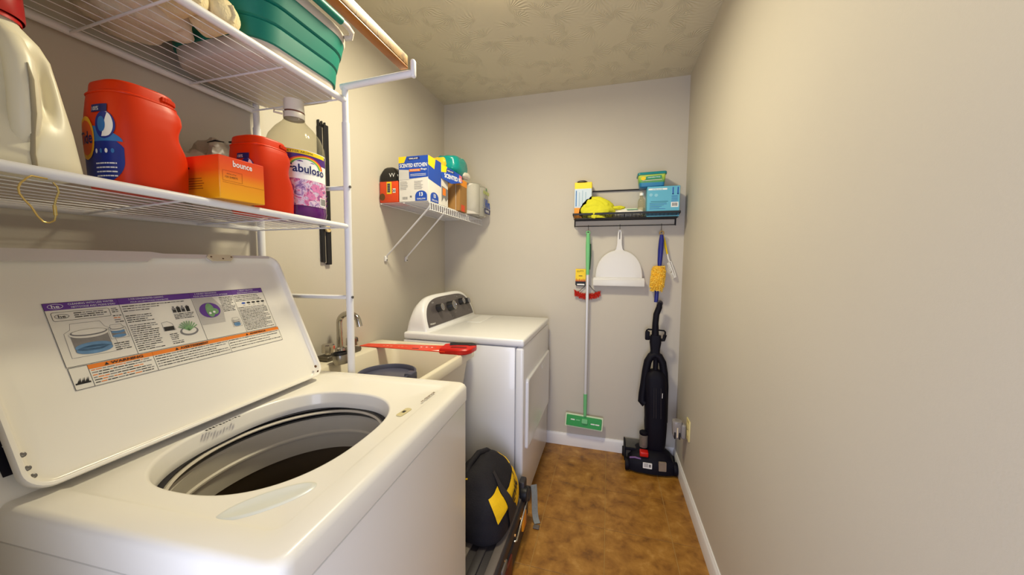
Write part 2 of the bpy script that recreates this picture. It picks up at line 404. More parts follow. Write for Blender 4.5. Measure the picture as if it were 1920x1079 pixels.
m = MB(); M_rust = mat('rust_spots', (88, 58, 34), .8)
rr = random.Random(3); fr = frame((-.066, -.145, ZT + .0004), (.05, 1, 0), (-1, .05, 0))
for i in range(16):
    x = -.035 + .07 * i / 15; h = rr.uniform(.0015, .005); m.poly([(x, -h), (x + rr.uniform(.001, .004), -h * .6), (x + .003, h), (x, h * .7)], M_rust, fr)
part(m, 'rust_mark', W, world=False, label='row of small rust chips on the enamel', stuff=True)
# cabinet with seam under the top
m = MB(); CZ = lambda d, z: [(x, y, z) for x, y in rrect(-HX / 2 - .004 - d, -HY / 2 - .004 - d, .014, 4, HX / 2, HY / 2)]
m.loft([CZ(.03, .03), CZ(0, .03), CZ(0, ZT - .060), CZ(.004, ZT - .056), CZ(.03, ZT - .056)], M_cream, True, False); part(m, 'cabinet', W, world=False)
m = MB()
for x in (HX + .05, -.05):
    for y in (HY + .05, -.05): m = MB(); m.lathe([(.022, 0), (.022, .008), (.012, .012), (.012, .035)], M_black, 14, Matrix.Translation((x, y, 0)), True, True); part(m, 'foot', W, world=False)
# drum: dark outer tub, tub cover rings, balance ring, perforated basket
TC = Matrix.Translation((OC[0], OC[1], 0)); E_ = dict(sx=1.09, sy=1.32)
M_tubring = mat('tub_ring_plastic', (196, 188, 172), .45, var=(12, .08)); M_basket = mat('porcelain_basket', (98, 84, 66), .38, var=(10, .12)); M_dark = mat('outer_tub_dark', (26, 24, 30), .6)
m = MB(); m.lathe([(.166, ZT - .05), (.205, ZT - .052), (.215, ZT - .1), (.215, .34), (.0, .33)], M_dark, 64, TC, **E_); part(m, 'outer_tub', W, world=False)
m = MB(); m.lathe([(.176, ZT - .058), (.166, ZT - .056), (.163, ZT - .06), (.166, ZT - .064), (.178, ZT - .065)], M_tubring, 72, TC, **E_); part(m, 'tub_cover', W, world=False, label='thin pale ring under the opening')
m = MB(); m.lathe([(.195, ZT - .082), (.176, ZT - .078), (.1715, ZT - .082), (.1735, ZT - .118), (.1700, ZT - .1215), (.1700, ZT - .1255), (.1745, ZT - .128), (.176, ZT - .172), (.190, ZT - .178), (.2, ZT - .178)], M_tubring, 96, TC, **E_); part(m, 'balance_ring', W, world=False, label='grey ribbed balance ring')
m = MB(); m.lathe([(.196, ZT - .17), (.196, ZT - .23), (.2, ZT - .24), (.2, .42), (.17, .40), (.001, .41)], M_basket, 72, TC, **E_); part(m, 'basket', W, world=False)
m = MB(); M_hole = mat('basket_holes', (150, 140, 124), .4)
for k in range(9):
    for j in range(72):
        a = 2 * pi * (j + .5 * (k % 2)) / 72; z = .665 - .026 * k; r = .1985
        p = Vector((OC[0] + r * 1.09 * cos(a), OC[1] + r * 1.32 * sin(a), z)); fr = frame(p, (-sin(a), cos(a), 0), (0, 0, 1))
        m.poly([(.003 * cos(i * pi / 3), .003 * sin(i * pi / 3)) for i in range(6)], M_hole, fr)
part(m, 'drain_holes', W, world=False, stuff=True)
# control console behind the lid
m = MB(); prof = [(-.498, ZT - .006), (-.500, .934), (-.508, .95), (-.565, 1.045), (-.58, 1.056), (-.60, 1.058), (-.64, 1.03), (-.655, ZT - .03)]
m.loft([[(x, y, z) for x, z in prof] for y in (HY + .004, -.055)], M_cream); con = part(m, 'console', W, world=False)
m = MB(); fr = frame((-.511, -.372, .9548), (0, 1, 0), (-.057, 0, .095)); m.rect(-.30, 0, .30, .098, mat('console_glass', (18, 18, 34), .2, coat=.5), fr, .0012)
for x in (-.285, -.27, -.255, -.2): m.rect(x, .02, x + .012, .028, M_gprint, fr, .0018); m.rect(x - .004, .045, x + .02, .0475, M_wprint, fr, .0018)
part(m, 'control_panel', con, world=False, label='dark glossy control strip')
m = MB()
for x in (-.2, .05, .2): m = MB(); m.lathe([(.022, .0005), (.022, .016), (.018, .02), (.001, .02)], M_white, 20, fr @ Matrix.Translation((x, .05, .001)), True); part(m, 'dial', con, world=False)

# lid
PH = radians(24); eu = Vector((0, 1, 0)); ev = Vector((-sin(PH), 0, cos(PH)))
LID = frame((-.462, 0, .932), eu, ev)             # x: along hinge (near to far), y: up the lid, z: towards the viewer
lc = (-.369, .203); lh = (.302, .2035)
m = MB()
def LR(d, r, z, n=8, dy=0): return [(x, y, z) for x, y in rrect(lh[0] - d, lh[1] - d, max(.004, r - d), n, lc[0], lc[1] + dy)]
m.loft([LR(.012, .035, -.019), LR(.004, .035, -.017), LR(0, .035, -.011), LR(0, .035, .0), LR(.0015, .035, .003), LR(.006, .035, .003), LR(.0085, .035, .001), LR(.0105, .04, -.0075, 8, -.002), LR(.016, .042, -.0105, 8, -.008), LR(.03, .045, -.012, 8, -.021)], M_cream, M=LID)
lid = part(m, 'lid', W, world=False, angle=50)
m = MB(); M_lip = mat('lid_lip', (206, 200, 196), .4)
m.prism([(-.662, .385), (-.662, .4085), (-.40, .4085), (-.375, .4045), (-.10, .4045), (-.10, .397), (-.215, .397), (-.225, .384), (-.275, .384), (-.285, .394), (-.40, .394), (-.41, .385)][::-1], .0015, .0055, M_lip, LID)
part(m, 'lid_lip', lid, world=False, label='pale folded lip along the lid edge')
m = MB(); m.prism([(-.285, .397), (-.275, .386), (-.225, .386), (-.215, .397), (-.22, .404), (-.28, .404)][::-1], .005, .0095, mat('strike_plastic', (206, 196, 166), .5), LID, .001)
for x, y in ((-.275, .397), (-.246, .392), (-.222, .397)): m.poly([(x + .003 * cos(i), y + .002 * sin(i)) for i in range(6)], M_rust, LID, .0098)
part(m, 'lid_strike', lid, world=False, label='yellowed strike block with rust')
for x, y in ((-.655, .026), (-.6615, .062), (-.6615, .04), (-.095, .395), (-.086, .012), (-.088, .03)):
    m = MB(); m.lathe([(.0042, .0), (.004, .0012), (.0025, .002), (.0003, .0016)], M_steel if x < -.65 else M_rust, 12, LID @ Matrix.Translation((x, y, .0006 if x < -.66 or x > -.09 else -.010)), True); part(m, 'screw', lid, world=False)
# printed instruction label on the inside of the lid
m = MB(); L0 = LID @ Matrix.Translation((0, 0, -.0116)); M_paper = mat('label_paper', (222, 218, 206), .45)
k = .0004
def r(x0, y0, x1, y1, mt, z=1): m.rect(x0, y0, x1, y1, mt, L0, z * k)
def line(x0, y0, x1, y1, mt=M_kprint, wd=.0006, z=2):
    d = Vector((x1 - x0, y1 - y0)); n_ = Vector((-d.y, d.x)).normalized() * wd / 2
    m.poly([(x0 + n_.x, y0 + n_.y), (x0 - n_.x, y0 - n_.y), (x1 - n_.x, y1 - n_.y), (x1 + n_.x, y1 + n_.y)], mt, L0, z * k)
def outline(P, mt=M_kprint, wd=.0006, z=2):
    for a, b_ in zip(P, P[1:] + P[:1]): line(*a, *b_, mt, wd, z)
def ell(cx, cy, a, b_, mt, z=2, n=24): m.poly([(cx + a * cos(2 * pi * i / n), cy + b_ * sin(2 * pi * i / n)) for i in range(n)], mt, L0, z * k)
def tx_(s, x, y, h, w_=None, mt=M_kprint, z=3, b_=.0): m.text(s, h, mt, L0, (x, y), z * k, b_, w_)
def para(x0, x1, y, n, dy=.0042, h=.0017, mt=None, seed=1, accent=0):
    q = random.Random(seed)
    for i in range(n):
        x = x0; end = x1 - (q.random() * (x1 - x0) * .35 if i % 3 == 2 else q.random() * .004)
        while x < end - .003:
            w_ = q.uniform(.003, .011); e = min(x + w_, end); r(x, y - i * dy - h, e, y - i * dy, (M_orangeprint if accent and q.random() < .25 else (mt or (M_kprint if q.random() < .55 else M_gprint))), 2); x = e + .0011
U0, U1 = -.580, -.1495
r(U0, .184, U1 - .003, .3075, M_paper); r(-.579, .1405, U1, .183, M_paper)
r(U0, .2935, U1 - .004, .3075, M_purple, 2)
outline([(U0, .184), (U1 - .003, .184), (U1 - .003, .3075), (U0, .3075)]); outline([(-.579, .1405), (U1, .1405), (U1, .182), (-.579, .182)])
for u in (-.4785, -.3445, -.2435): line(u, .184, u, .3075)
line(-.5545, .1405, -.5545, .182); line(-.4567, .1405, -.4567, .182); line(-.3005, .1405, -.3005, .182)
r(-.5545, .1735, U1, .182, M_orangeprint, 2)
tx_('▲ WARNING'.replace('▲', ''), -.498, .1778, .0052, .05, M_kprint, 4, .02); tx_('AVERTISSEMENT', -.375, .1778, .0052, .06, M_kprint, 4, .02); tx_('ADVERTENCIA', -.215, .1778, .0048, .048, M_kprint, 4, .02)
for x in (-.529, -.412, -.247): m.poly([(x - .0032, .1752), (x + .0032, .1752), (x, .1806)], M_kprint, L0, 4 * k)
tx_('CLEANING WITH LESS WATER', -.517, .3034, .0038, .064, M_wprint); tx_("NETTOYAGE AVEC MOINS D'EAU", -.515, .2972, .0038, .062, M_wprint)
tx_('2. FOR CONCENTRATED CLEANING', -.43, .3036, .0034, .062, M_wprint); tx_('POUR UN NETTOYAGE CONCENTRÉ', -.425, .2974, .0034, .068, M_wprint)
tx_('3. FOR BEST PERFORMANCE', -.308, .3036, .0034, .052, M_wprint); tx_('POUR UNE PERFORMANCE OPTIMALE', -.297, .2974, .0034, .082, M_wprint)
tx_('4. SELECT THE CYCLE', -.203, .3036, .0034, .044, M_wprint); tx_('SÉLECTIONNER LE PROGRAMME', -.197, .2974, .0034, .064, M_wprint)
def he(cx, cy, s_, mt, zz=3):
    outline([(cx + 1.55 * s_ * cos(2 * pi * i / 20), cy + .72 * s_ * sin(2 * pi * i / 20)) for i in range(20)], mt, .0006, zz); tx_('he', cx, cy, s_ * 1.0, s_ * 1.6, mt, zz, .01)
he(-.5655, .3005, .0062, M_wprint)
# section one: notice box, two tub drawings
outline(rrect(.039, .0085, .003, 3, -.535, .2805)); he(-.562, .2805, .0058, M_kprint); para(-.546, -.5, .2858, 3, .004, seed=2)
para(-.493, -.4795 - .002, .288, 3, .0038, seed=21); para(-.494, -.48, .272, 4, .0045, seed=4, accent=1)
M_metal = mat('drawn_metal', (130, 126, 122), .5, var=(60, .3)); M_water = mat('drawn_water', (96, 138, 176), .5, var=(70, .3))
def tubdraw(cx, cy, a, h, fill):
    ell(cx, cy - h, a, a * .33, M_metal, 2); r(cx - a, cy - h, cx + a, cy, M_metal, 2); ell(cx, cy - h + fill, a * .99, a * .33, M_water, 3)
    if fill > .012: r(cx - a * .99, cy - h, cx + a * .99, cy - h + fill, M_water, 3)
    ell(cx, cy - h, a * .99, a * .33, M_water, 3); ell(cx, cy - .002, a * 1.06, a * .34, M_paper, 4); ell(cx, cy, a * 1.0, a * .26, M_gprint, 5); ell(cx, cy + .0008, a * .92, a * .2, M_paper, 6)
    outline([(cx - a * 1.3, cy - h * 1.1 - a * .3), (cx + a * 1.35, cy - h * 1.1 - a * .3), (cx + a * 1.25, cy + a * .1), (cx + a * .95, cy + a * .34), (cx + a * .8, cy + a * .8), (cx - a * .8, cy + a * .8), (cx - a * .9, cy + a * .34), (cx - a * 1.25, cy + a * .1)], M_gprint, .0005, 2)
tubdraw(-.536, .244, .0255, .034, .006); tubdraw(-.4955, .2445, .0105, .016, .009); para(-.508, -.4815, .2145, 4, .0042, seed=6)
# section two
para(-.4755, -.41, .2895, 3, .0052, seed=8); para(-.4755, -.43, .268, 4, .0046, seed=9); para(-.4755, -.428, .2465, 13, .0046, seed=10)
para(-.41, -.36, .2895, 1, seed=12)
for i, x in enumerate((-.388, -.379, -.370, -.360)):
    r(x - .0038, .262, x + .0038, .2735 + .002 * (i % 2), M_gprint if i % 2 == 0 else M_kprint, 2); r(x - .0018, .274, x + .0018, .278, M_gprint, 2); r(x - .003, .264, x + .003, .269, M_kprint, 3)
para(-.392, -.35, .259, 4, .0036, seed=14)
outline([(-.421, .222), (-.399, .222), (-.402, .238), (-.41, .244), (-.421, .242)], M_gprint); r(-.42, .2225, -.401, .232, M_kprint, 2)
M_leaf = mat('drawn_green', (116, 158, 106), .5, var=(80, .4)); ell(-.374, .214, .019, .011, M_gprint, 2); ell(-.374, .215, .015, .008, M_paper, 3)
for i in range(9): line(-.374, .215, -.374 + .022 * cos(.5 + i * .26), .215 + .024 * sin(.5 + i * .26), M_leaf, .0022, 4)
para(-.414, -.394, .214, 4, .0042, seed=16); para(-.414, -.39, .196, 2, .0042, seed=17)
# section three
m.poly([(-.3425, .2925), (-.297, .2925), (-.28, .262), (-.287, .222), (-.3425, .222)], mat('drawn_grey', (186, 182, 174), .5, var=(40, .1)), L0, 2 * k)
ell(-.313, .258, .0245, .020, M_purple, 3); ell(-.313, .258, .010, .0185, M_leaf, 4); ell(-.303, .2535, .0085, .008, M_leaf, 5); ell(-.306, .252, .003, .003, M_wprint, 6); ell(-.316, .25, .003, .003, M_wprint, 6)
line(-.34, .242, -.29, .238, M_gprint); line(-.34, .236, -.288, .23, M_gprint); para(-.281, -.2455, .2895, 10, .0042, seed=18)
tubdraw(-.2605, .2225, .0088, .014, .004)
# section four
para(-.241, -.17, .2895, 2, .0046, seed=19); para(-.241, -.162, .2795, 2, .0042, seed=20)
for i in range(5): ell(-.222 + .0145 * i, .2665, .0055, .0026, M_blue if i == 0 else M_kprint, 2); r(-.225 + .0145 * i, .2595, -.219 + .0145 * i, .2608, M_gprint, 2)
para(-.241, -.1575, .255, 16, .0043, seed=22)
# warning boxes
for i in range(9): m.poly([(-.5755 + .0017 * i, .151), (-.573 + .0017 * i, .151), (-.5715 + .0017 * i, .1575 + .0045 * abs(sin(i * 2.1)))], M_kprint, L0, 2 * k)
r(-.577, .1495, -.557, .1525, M_kprint, 2)
para(-.552, -.459, .1715, 6, .0049, seed=30, accent=1); para(-.454, -.303, .1715, 5, .0056, seed=31); para(-.298, -.153, .1715, 4, .0068, seed=32)
part(m, 'instruction_label', lid, label='printed instruction label with purple and orange bands', world=False, angle=80)
# small print on the rim below the hinge
m = MB(); fr = frame((-.43, -.33, ZT + .0003), (0, 1, 0), (-1, 0, 0)); q = random.Random(5)
for i in range(12): m.rect(-.045 + .007 * i, -.004 * q.random() - .001, -.041 + .007 * i, .002 + .002 * q.random(), M_kprint, fr @ Matrix.Translation((0, 0, -.0045)))
# ------------------------------------------------------------------ dryer
D = thing('clothes_dryer', 'white front-load clothes dryer with a dark grey control panel by the back wall', 'dryer', (-.72, 1.99, 0))
dx0, dx1, dy0, dy1 = -1.052, -.386, 1.624, 2.36
m = MB(); m.box((dx0, dy0 + .002, .03), (dx1 - .045, dy1 - .002, .874), M_white, .004, 2); part(m, 'cabinet', D)
m = MB(); m.box((dx1 - .043, dy0 + .001, .028), (dx1 - .001, dy1 - .001, .874), M_white, .012, 4); fp = part(m, 'front_panel', D)
m = MB(); m.box((dx0, dy0, .878), (dx1, dy1, .915), M_white, .011, 4); part(m, 'top_panel', D)
m = MB(); m.box((-.862, 2.03, .9148), (-.765, 2.30, .9168), M_white, .001, 1); part(m, 'lint_screen_door', D)
for x in (dx0 + .06, dx1 - .06):
    for y in (dy0 + .06, dy1 - .06): m = MB(); m.lathe([(.02, 0), (.02, .01), (.011, .014), (.011, .032)], M_black, 12, Matrix.Translation((x, y, 0)), True, True); part(m, 'foot', D)
FX = frame((dx1, 0, 0), (0, 1, 0), (0, 0, 1))     # plane of the front: x = world y, y = world z, z = outwards
m = MB(); po = [(y, z) for y, z in rrect(.3225, .186, .02, 5, 2.0085, .515)]; inn = lambda d: [(y, z) for y, z in rrect(.3225 - d, .186 - d, .02, 5, 2.0085, .515)]
m.loft([[(y, z, -.002) for y, z in po], [(y, z, .009) for y, z in po], [(y, z, .0125) for y, z in inn(.004)], [(y, z, .0125) for y, z in inn(.012)], [(y, z, .0105) for y, z in inn(.016)]], M_white, M=FX)
door = part(m, 'door', D, angle=50)
m = MB(); m.loft([[(y, z, .0105) for y, z in rrect(.05, .014, .012, 5, 2.11, .655)], [(y, z, .0128) for y, z in rrect(.048, .012, .011, 5, 2.11, .655)], [(y, z, .0112) for y, z in rrect(.042, .008, .008, 5, 2.11, .655)]], M_white, M=FX); part(m, 'handle', door)
# arched console
yc, hw = 2.0, .345
def arch(zt, xb, xt, sc=1.0, y_off=0):
    out = []
    for i in range(33):
        t_ = cos(pi * i / 32); hz = max(0, 1 - abs(t_) ** 5.0) ** (1 / 2.3)
        z = .913 + (zt - .913) * hz; out.append((xb + (xt - xb) * (z - .913) / .19, yc - hw * sc * t_, z))
    return out
m = MB(); m.loft([arch(1.090, -.925, -.985, .985), arch(1.098, -.930, -.992, 1.0), arch(1.099, -.945, -1.0, 1.0), arch(1.094, -.99, -1.018, 1.0), arch(1.072, -1.025, -1.036, 1.0), arch(1.03, -1.042, -1.046, .998), arch(.96, -1.049, -1.05, .995)], M_white, closed=True)
con = part(m, 'console', D, angle=50)
nrm = Vector((.19, 0, .06)).normalized(); up_ = Vector((-.06, 0, .19)).normalized()
CP = frame((-.9250, yc, .913), (0, 1, 0), up_)
M_panel = mat('dark_grey_panel', (78, 72, 74), .32, var=(6, .03), coat=.15)
P = []
for i in range(41):
    t_ = cos(pi * i / 40); hz = max(0, 1 - abs(t_) ** 4.4) ** (1 / 2.2); P.append((-.318 * t_, .020 + .158 * hz))
m = MB(); m.prism(P, .0005, .0022, M_panel, CP); cpan = part(m, 'control_panel', con)
m = MB(); m.text('Whirlpool', .013, M_wprint, CP, (-.268, .034), .0026, .01, .058)
for (y, z) in ((-.205, .155), (-.08, .164), (-.045, .165), (.10, .164), (.18, .16), (.21, .16), (-.10, .10), (.05, .06)): m.rect(y - .015, z - .0015, y + .015, z + .0015, M_gprint, CP, .0026)
m.text('DRYNESS', .004, M_wprint, CP, (-.205, .150), .0026); m.text('TEMP', .004, M_wprint, CP, (.13, .157), .0026)
for i in range(14):
    a = 2 * pi * i / 14; m.rect(-.02 + .05 * cos(a) - .004, .103 + .05 * sin(a) - .001, -.02 + .05 * cos(a) + .004, .103 + .05 * sin(a) + .001, M_gprint, CP, .0026)
m.poly([(.0 + .006 * cos(i), .036 + .006 * sin(i)) for i in range(6)], M_gprint, CP, .0026); m.rect(.255, .045, .275, .05, M_gprint, CP, .0026)
part(m, 'panel_print', cpan if False else con, label='pale lettering on the control panel', stuff=True)
for y, z, r_, dp in ((-.165, .112, .022, .034), (-.02, .106, .029, .040), (.155, .118, .021, .030), (.245, .112, .020, .028)):
    m = MB(); K = CP @ Matrix.Translation((y, z, .002))
    m.lathe([(r_ * 1.1, 0), (r_ * 1.05, .004), (r_ * .95, dp - .002), (r_ * .9, dp)], M_black, 28, K, True, True); kn = part(m, 'knob', con)
    m = MB(); m.lathe([(r_ * .93, dp - .001), (r_ * .95, dp + .0015), (r_ * .80, dp + .002), (r_ * .78, dp + .0005)], M_chrome, 28, K); m.lathe([(r_ * .78, dp + .0006), (.001, dp + .0012)], mat('knob_face', (92, 90, 92), .35), 24, K)
    m.box((-.0016, -r_ * .75, dp), (.0016, r_ * .75, dp + .0025), M_chrome, M=K); part(m, 'chrome_ring', kn)

# ------------------------------------------------------------------ utility sink
S_ = thing('utility_sink', 'off-white plastic utility sink between the washer and the dryer', 'sink', (-.9, 1.3, 0))
M_sink = mat('sink_plastic', (218, 210, 190), .42, var=(6, .05)); ZR = .868
m = MB()
def sr(x0, x1, y0, y1, r_, z): return [(x, y, z) for x, y in rrect((x1 - x0) / 2, (y1 - y0) / 2, r_, 5, (x0 + x1) / 2, (y0 + y1) / 2)]
m.loft([sr(-1.10, -.68, 1.06, 1.54, .05, .545), sr(-1.15, -.655, 1.03, 1.585, .04, .81), sr(-1.17, -.652, 1.025, 1.59, .035, .822), sr(-1.195, -.632, 1.02, 1.612, .03, .825), sr(-1.197, -.630, 1.018, 1.614, .03, ZR - .006), sr(-1.19, -.636, 1.024, 1.608, .028, ZR),
        sr(-1.085, -.650, 1.045, 1.590, .028, ZR), sr(-1.08, -.656, 1.05, 1.584, .03, ZR - .007), sr(-1.055, -.69, 1.08, 1.54, .05, .57), sr(-.92, -.82, 1.26, 1.36, .03, .556)], M_sink)
part(m, 'basin', S_, angle=50)
for x in (-1.12, -.70):
    for y in (1.08, 1.53): m = MB(); m.tube([(x, y, .62), (x + (.02 if x > -1 else -.02), y, 0)], .016, M_rack, 10); part(m, 'leg', S_)
m = MB(); m.lathe([(.028, .557), (.03, .56), (.012, .5575), (.0, .5575)], M_chrome, 18, Matrix.Translation((-.87, 1.31, .002))); part(m, 'drain', S_)
# faucet
fx, fy = -1.148, 1.274
m = MB(); m.box((fx - .03, fy - .105, ZR), (fx + .032, fy + .105, ZR + .022), mat('grey_faucet_body', (104, 98, 88), .35, metal=.7), .008, 3); fa = part(m, 'faucet', S_)
m = MB(); sp = [(fx, fy, ZR + .02), (fx, fy, ZR + .15)]
for i in range(1, 13):
    a = pi * i / 12 * .86; sp.append((fx + .052 - .052 * cos(a), fy, ZR + .15 + .042 * sin(a)))
sp.append((sp[-1][0] + .008, fy, sp[-1][2] - .03))
m.tube(sp, .0125, M_chrome, 14); m.lathe([(.022, ZR + .02), (.02, ZR + .034), (.013, ZR + .04)], M_chrome, 18, Matrix.Translation((fx, fy, 0)), True, True); part(m, 'spout', fa)
for dy in (-.072, .072):
    m = MB(); m.lathe([(.013, ZR + .02), (.013, ZR + .03), (.027, ZR + .034), (.026, ZR + .064), (.022, ZR + .069), (.001, ZR + .070)], M_chrome, 10, Matrix.Translation((fx + .004, fy + dy, 0)), True); part(m, 'tap_knob', fa, angle=20)

# metal can on the sink deck
m = MB(); cx, cy = -1.052, 1.172
t = thing('metal_can', 'small silver can with a black rim standing on the sink edge by the faucet', 'can', (cx, cy, ZR))
T = Matrix.Translation((cx, cy, ZR + .001)) @ Matrix.Rotation(radians(-6), 4, 'Y')
m = MB(); m.lathe([(.029, 0), (.030, .003), (.0295, .042), (.028, .045), (.0275, .041), (.027, .006), (.001, .005)], mat('brushed_tin', (150, 146, 140), .3, metal=.9), 24, T, True); part(m, 'body', t)
m = MB(); m.lathe([(.0305, .037), (.031, .043), (.030, .047), (.0265, .047), (.026, .037)], M_black, 24, T); part(m, 'rim', t)

# bucket inside the sink
M_bk = mat('slate_blue_plastic', (74, 76, 98), .45, var=(8, .08)); bx, by = -.935, 1.315
t = thing('bucket', 'dark slate-blue round bucket sitting inside the utility sink', 'bucket', (bx, by, .572))
B = Matrix.Translation((bx, by, 0))
m = MB(); m.lathe([(.001, .575), (.095, .574), (.1, .58), (.117, .792), (.124, .794), (.125, .802), (.118, .804), (.1145, .80), (.113, .782), (.001, .781)], M_bk, 40, B); part(m, 'body', t)
m = MB(); m.lathe([(.0, .7835), (.112, .7835)], mat('grey_suds_water', (84, 86, 108), .25, var=(20, .1)), 40, B); part(m, 'water', t, label='dull blue-grey water filling the bucket')
m = MB(); m.box((bx + .098, by - .026, .765), (bx + .136, by + .026, .812), M_bk, .008, 2); part(m, 'handle_lug', t)

# hand saw lying across the far rim of the sink
t = thing('hand_saw', 'hand saw with an orange-red blade lying across the sink rim', 'saw', (-.9, 1.50, ZR))
SW = frame((-1.185, 1.462, ZR + .0025), (.998, .06, .021), (-.06, .998, .05))
M_blade = mat('orange_blade', (222, 62, 28), .4, var=(30, .12))
m = MB(); m.prism([(0, -.018), (.47, -.062), (.475, .040), (.02, .026)], 0, .0025, M_blade, SW)
bl = part(m, 'blade', t)
m = MB(); q = random.Random(9)
for i in range(7): x = .12 + .02 * i; m.rect(x, -.006 + .004 * q.random(), x + .012, -.002 + .003 * q.random(), mat('scuff', (236, 190, 160), .6) if i == 0 else m.mats[0], SW, .0029)
m.rect(.29, -.03, .325, -.022, M_kprint, SW, .0029)
for i in range(6): m.rect(.32 + .014 * i, -.004 + .006 * (i % 2), .329 + .014 * i, .004 + .006 * (i % 2), M_gprint if i % 2 else M_wprint, SW, .0029)
m.poly([(.40, -.048), (.47, -.054), (.47, -.04), (.44, -.034)], M_wprint, SW, .0029); m.poly([(.44, -.05), (.47, -.052), (.465, -.046)], M_kprint, SW, .0031)
part(m, 'blade_print', bl, stuff=True)
HD = SW @ Matrix.Translation((.455, -.012, -.0105))
outer = [(-.02, .04), (0, .052), (.05, .062), (.11, .066), (.135, .056), (.142, .03), (.134, -.02), (.118, -.044), (.08, -.05), (.03, -.046), (-.015, -.042)]
m = MB(); m.prism(outer[::-1], 0, .026, M_red, HD, .005); h_ = part(m, 'handle', t)
m = MB(); m.prism([(.015, .012), (.05, .022), (.10, .026), (.115, .02), (.14, .03), (.134, .057), (.11, .068), (.05, .064), (.0, .054)][::-1], -.001, .0285, M_black, HD, .003); part(m, 'grip_pad', h_, label='black rubber upper half of the handle')
m = MB(); m.prism(rrect(.04, .011, .011, 5, .07, -.012), .0255, .0268, mat('grip_hollow_shade', (120, 12, 10), .5), HD); part(m, 'grip_recess', h_)  # flat plate, darker red carries the shade of the grip opening
m = MB(); fr = frame((-.4565, -.385, ZT - .0044), (.0, 1, 0), (-1, 0, 0)); q = random.Random(5)
for i in range(11): m.rect(-.04 + .0072 * i, -.003 * q.random() - .001, -.035 + .0072 * i, .001 + .003 * q.random(), M_kprint, fr, .0004)
part(m, 'rim_print', W, world=False, label='tiny black printed marks beside the opening', stuff=True)

# ------------------------------------------------------------------ over-washer rack
RK = thing('storage_rack', 'white tubular steel shelf rack standing over the washing machine', 'rack', (-1.0, .58, 0))
FXr, BXr, FY, BY, NY = -.842, -1.176, .985, .950, .17
def post(x, y, top, lab=None):
    m = MB(); m.tube([(x, y, .004), (x, y, 1.742)], .0118, M_rack, 14); m.tube([(x, y, 1.742), (x, y, top)], .0098, M_rack, 14)
    m.lathe([(.014, 0), (.014, .012), (.0125, .016)], M_rack, 14, Matrix.Translation((x, y, 0)), True); p = part(m, 'post', RK)
    if y > .5 and x > -1:
        for z in (1.1690, 1.535):
            b = MB(); b.lathe([(.0045, -.0), (.0045, .0035), (.0015, .004), (.0003, .0035)], M_steel, 10, frame((x + .0112, y - .002, z), (0, 1, 0), (0, 0, 1)), True); part(b, 'bolt', p)
post(FXr, FY, 1.862); post(BXr, BY, 1.825); post(FXr, NY, 1.862); post(BXr, NY, 1.825)
def shelf(name, zf0, zf1, zb, rr, nw):
    """zf0/zf1: height of the front rail at the far/near end"""
    m = MB(); m.tube([(FXr, FY, zf0), (FXr, NY, zf1)], rr, M_rack, 12); sh = part(m, name, RK)
    m = MB(); m.tube([(BXr, BY, zb), (BXr, NY, zb)], rr * .95, M_rack, 12); part(m, 'back_rail', sh)
    for i in range(nw):
        f = (i + 1) / (nw + 1); x = FXr + (BXr - FXr) * f
        m = MB(); z0, z1 = zf0 + (zb - zf0) * f, zf1 + (zb - zf1) * f
        m.tube([(x, FY - .02 - .03 * f, z0 - .001), (x, NY + .02, z1 - .001)], .0012 if zb < 1.6 else .0009, M_rack, 6); part(m, 'wire', sh)
    for y, s_ in ((FY - .022, .03), (.77, .02), (.52, 0), (.27, 0)):
        g = (FY - y) / (FY - NY); m = MB(); m.tube([(FXr, y, zf0 + (zf1 - zf0) * g - .005), (BXr, y - s_, zb - .005)], .0026, M_rack, 8); part(m, 'cross_wire', sh)
    return sh
shelf('lower_shelf', 1.405, 1.4255, 1.399, .0088, 10)
shelf('upper_shelf', 1.812, 1.812, 1.798, .0098, 10)
for z, r_ in ((1.168, .0075), (1.532, .0075)):
    for y0, y1 in ((FY, BY), (NY, NY)): m = MB(); m.tube([(FXr, y0, z), (BXr, y1, z)], r_, M_rack, 10); part(m, 'side_rail', RK)
for y0, y1 in ((FY, BY + .01), (NY, NY)):
    m = MB(); m.tube([(FXr - .012, y0, 1.8555), (FXr, y0, 1.856), (-.592, y0, 1.866)], .0105, M_rack, 12); a = part(m, 'hanging_arm', RK)
    m = MB(); m.box((-.598, y0 - .009, 1.852), (-.584, y0 + .009, 1.905), M_rack, .006, 3); part(m, 'end_stop', a)
# wooden board lying across the arms
M_board = ramp_mat('pine_board', 5, [(.3, (96, 60, 20)), (.42, (150, 112, 58)), (.56, (166, 130, 76)), (.62, (84, 54, 22)), (.7, (156, 120, 66))], .5, 4, 1.5, vec=(2, 9, 3))
M_bark = ramp_mat('brown_board_edge', 7, [(.3, (140, 80, 14)), (.6, (172, 106, 26)), (.8, (140, 84, 20))], .4, 4, .6, vec=(4, 1, 4))
m = MB(); m.box((-.634, .10, 1.8772), (-.606, .982, 1.886), M_bark, .004, 3); m2 = MB(); m2.box((-.6335, .10, 1.8855), (-.6055, .980, 1.9165), M_board, .003, 2)
t = thing('wooden_board', 'long pine board with brown underside resting on the white rack arms', 'board', (-.62, .58, 1.877))
part(m2, 'board', t); part(m, 'underside_strip', t, label='brown stained underside')

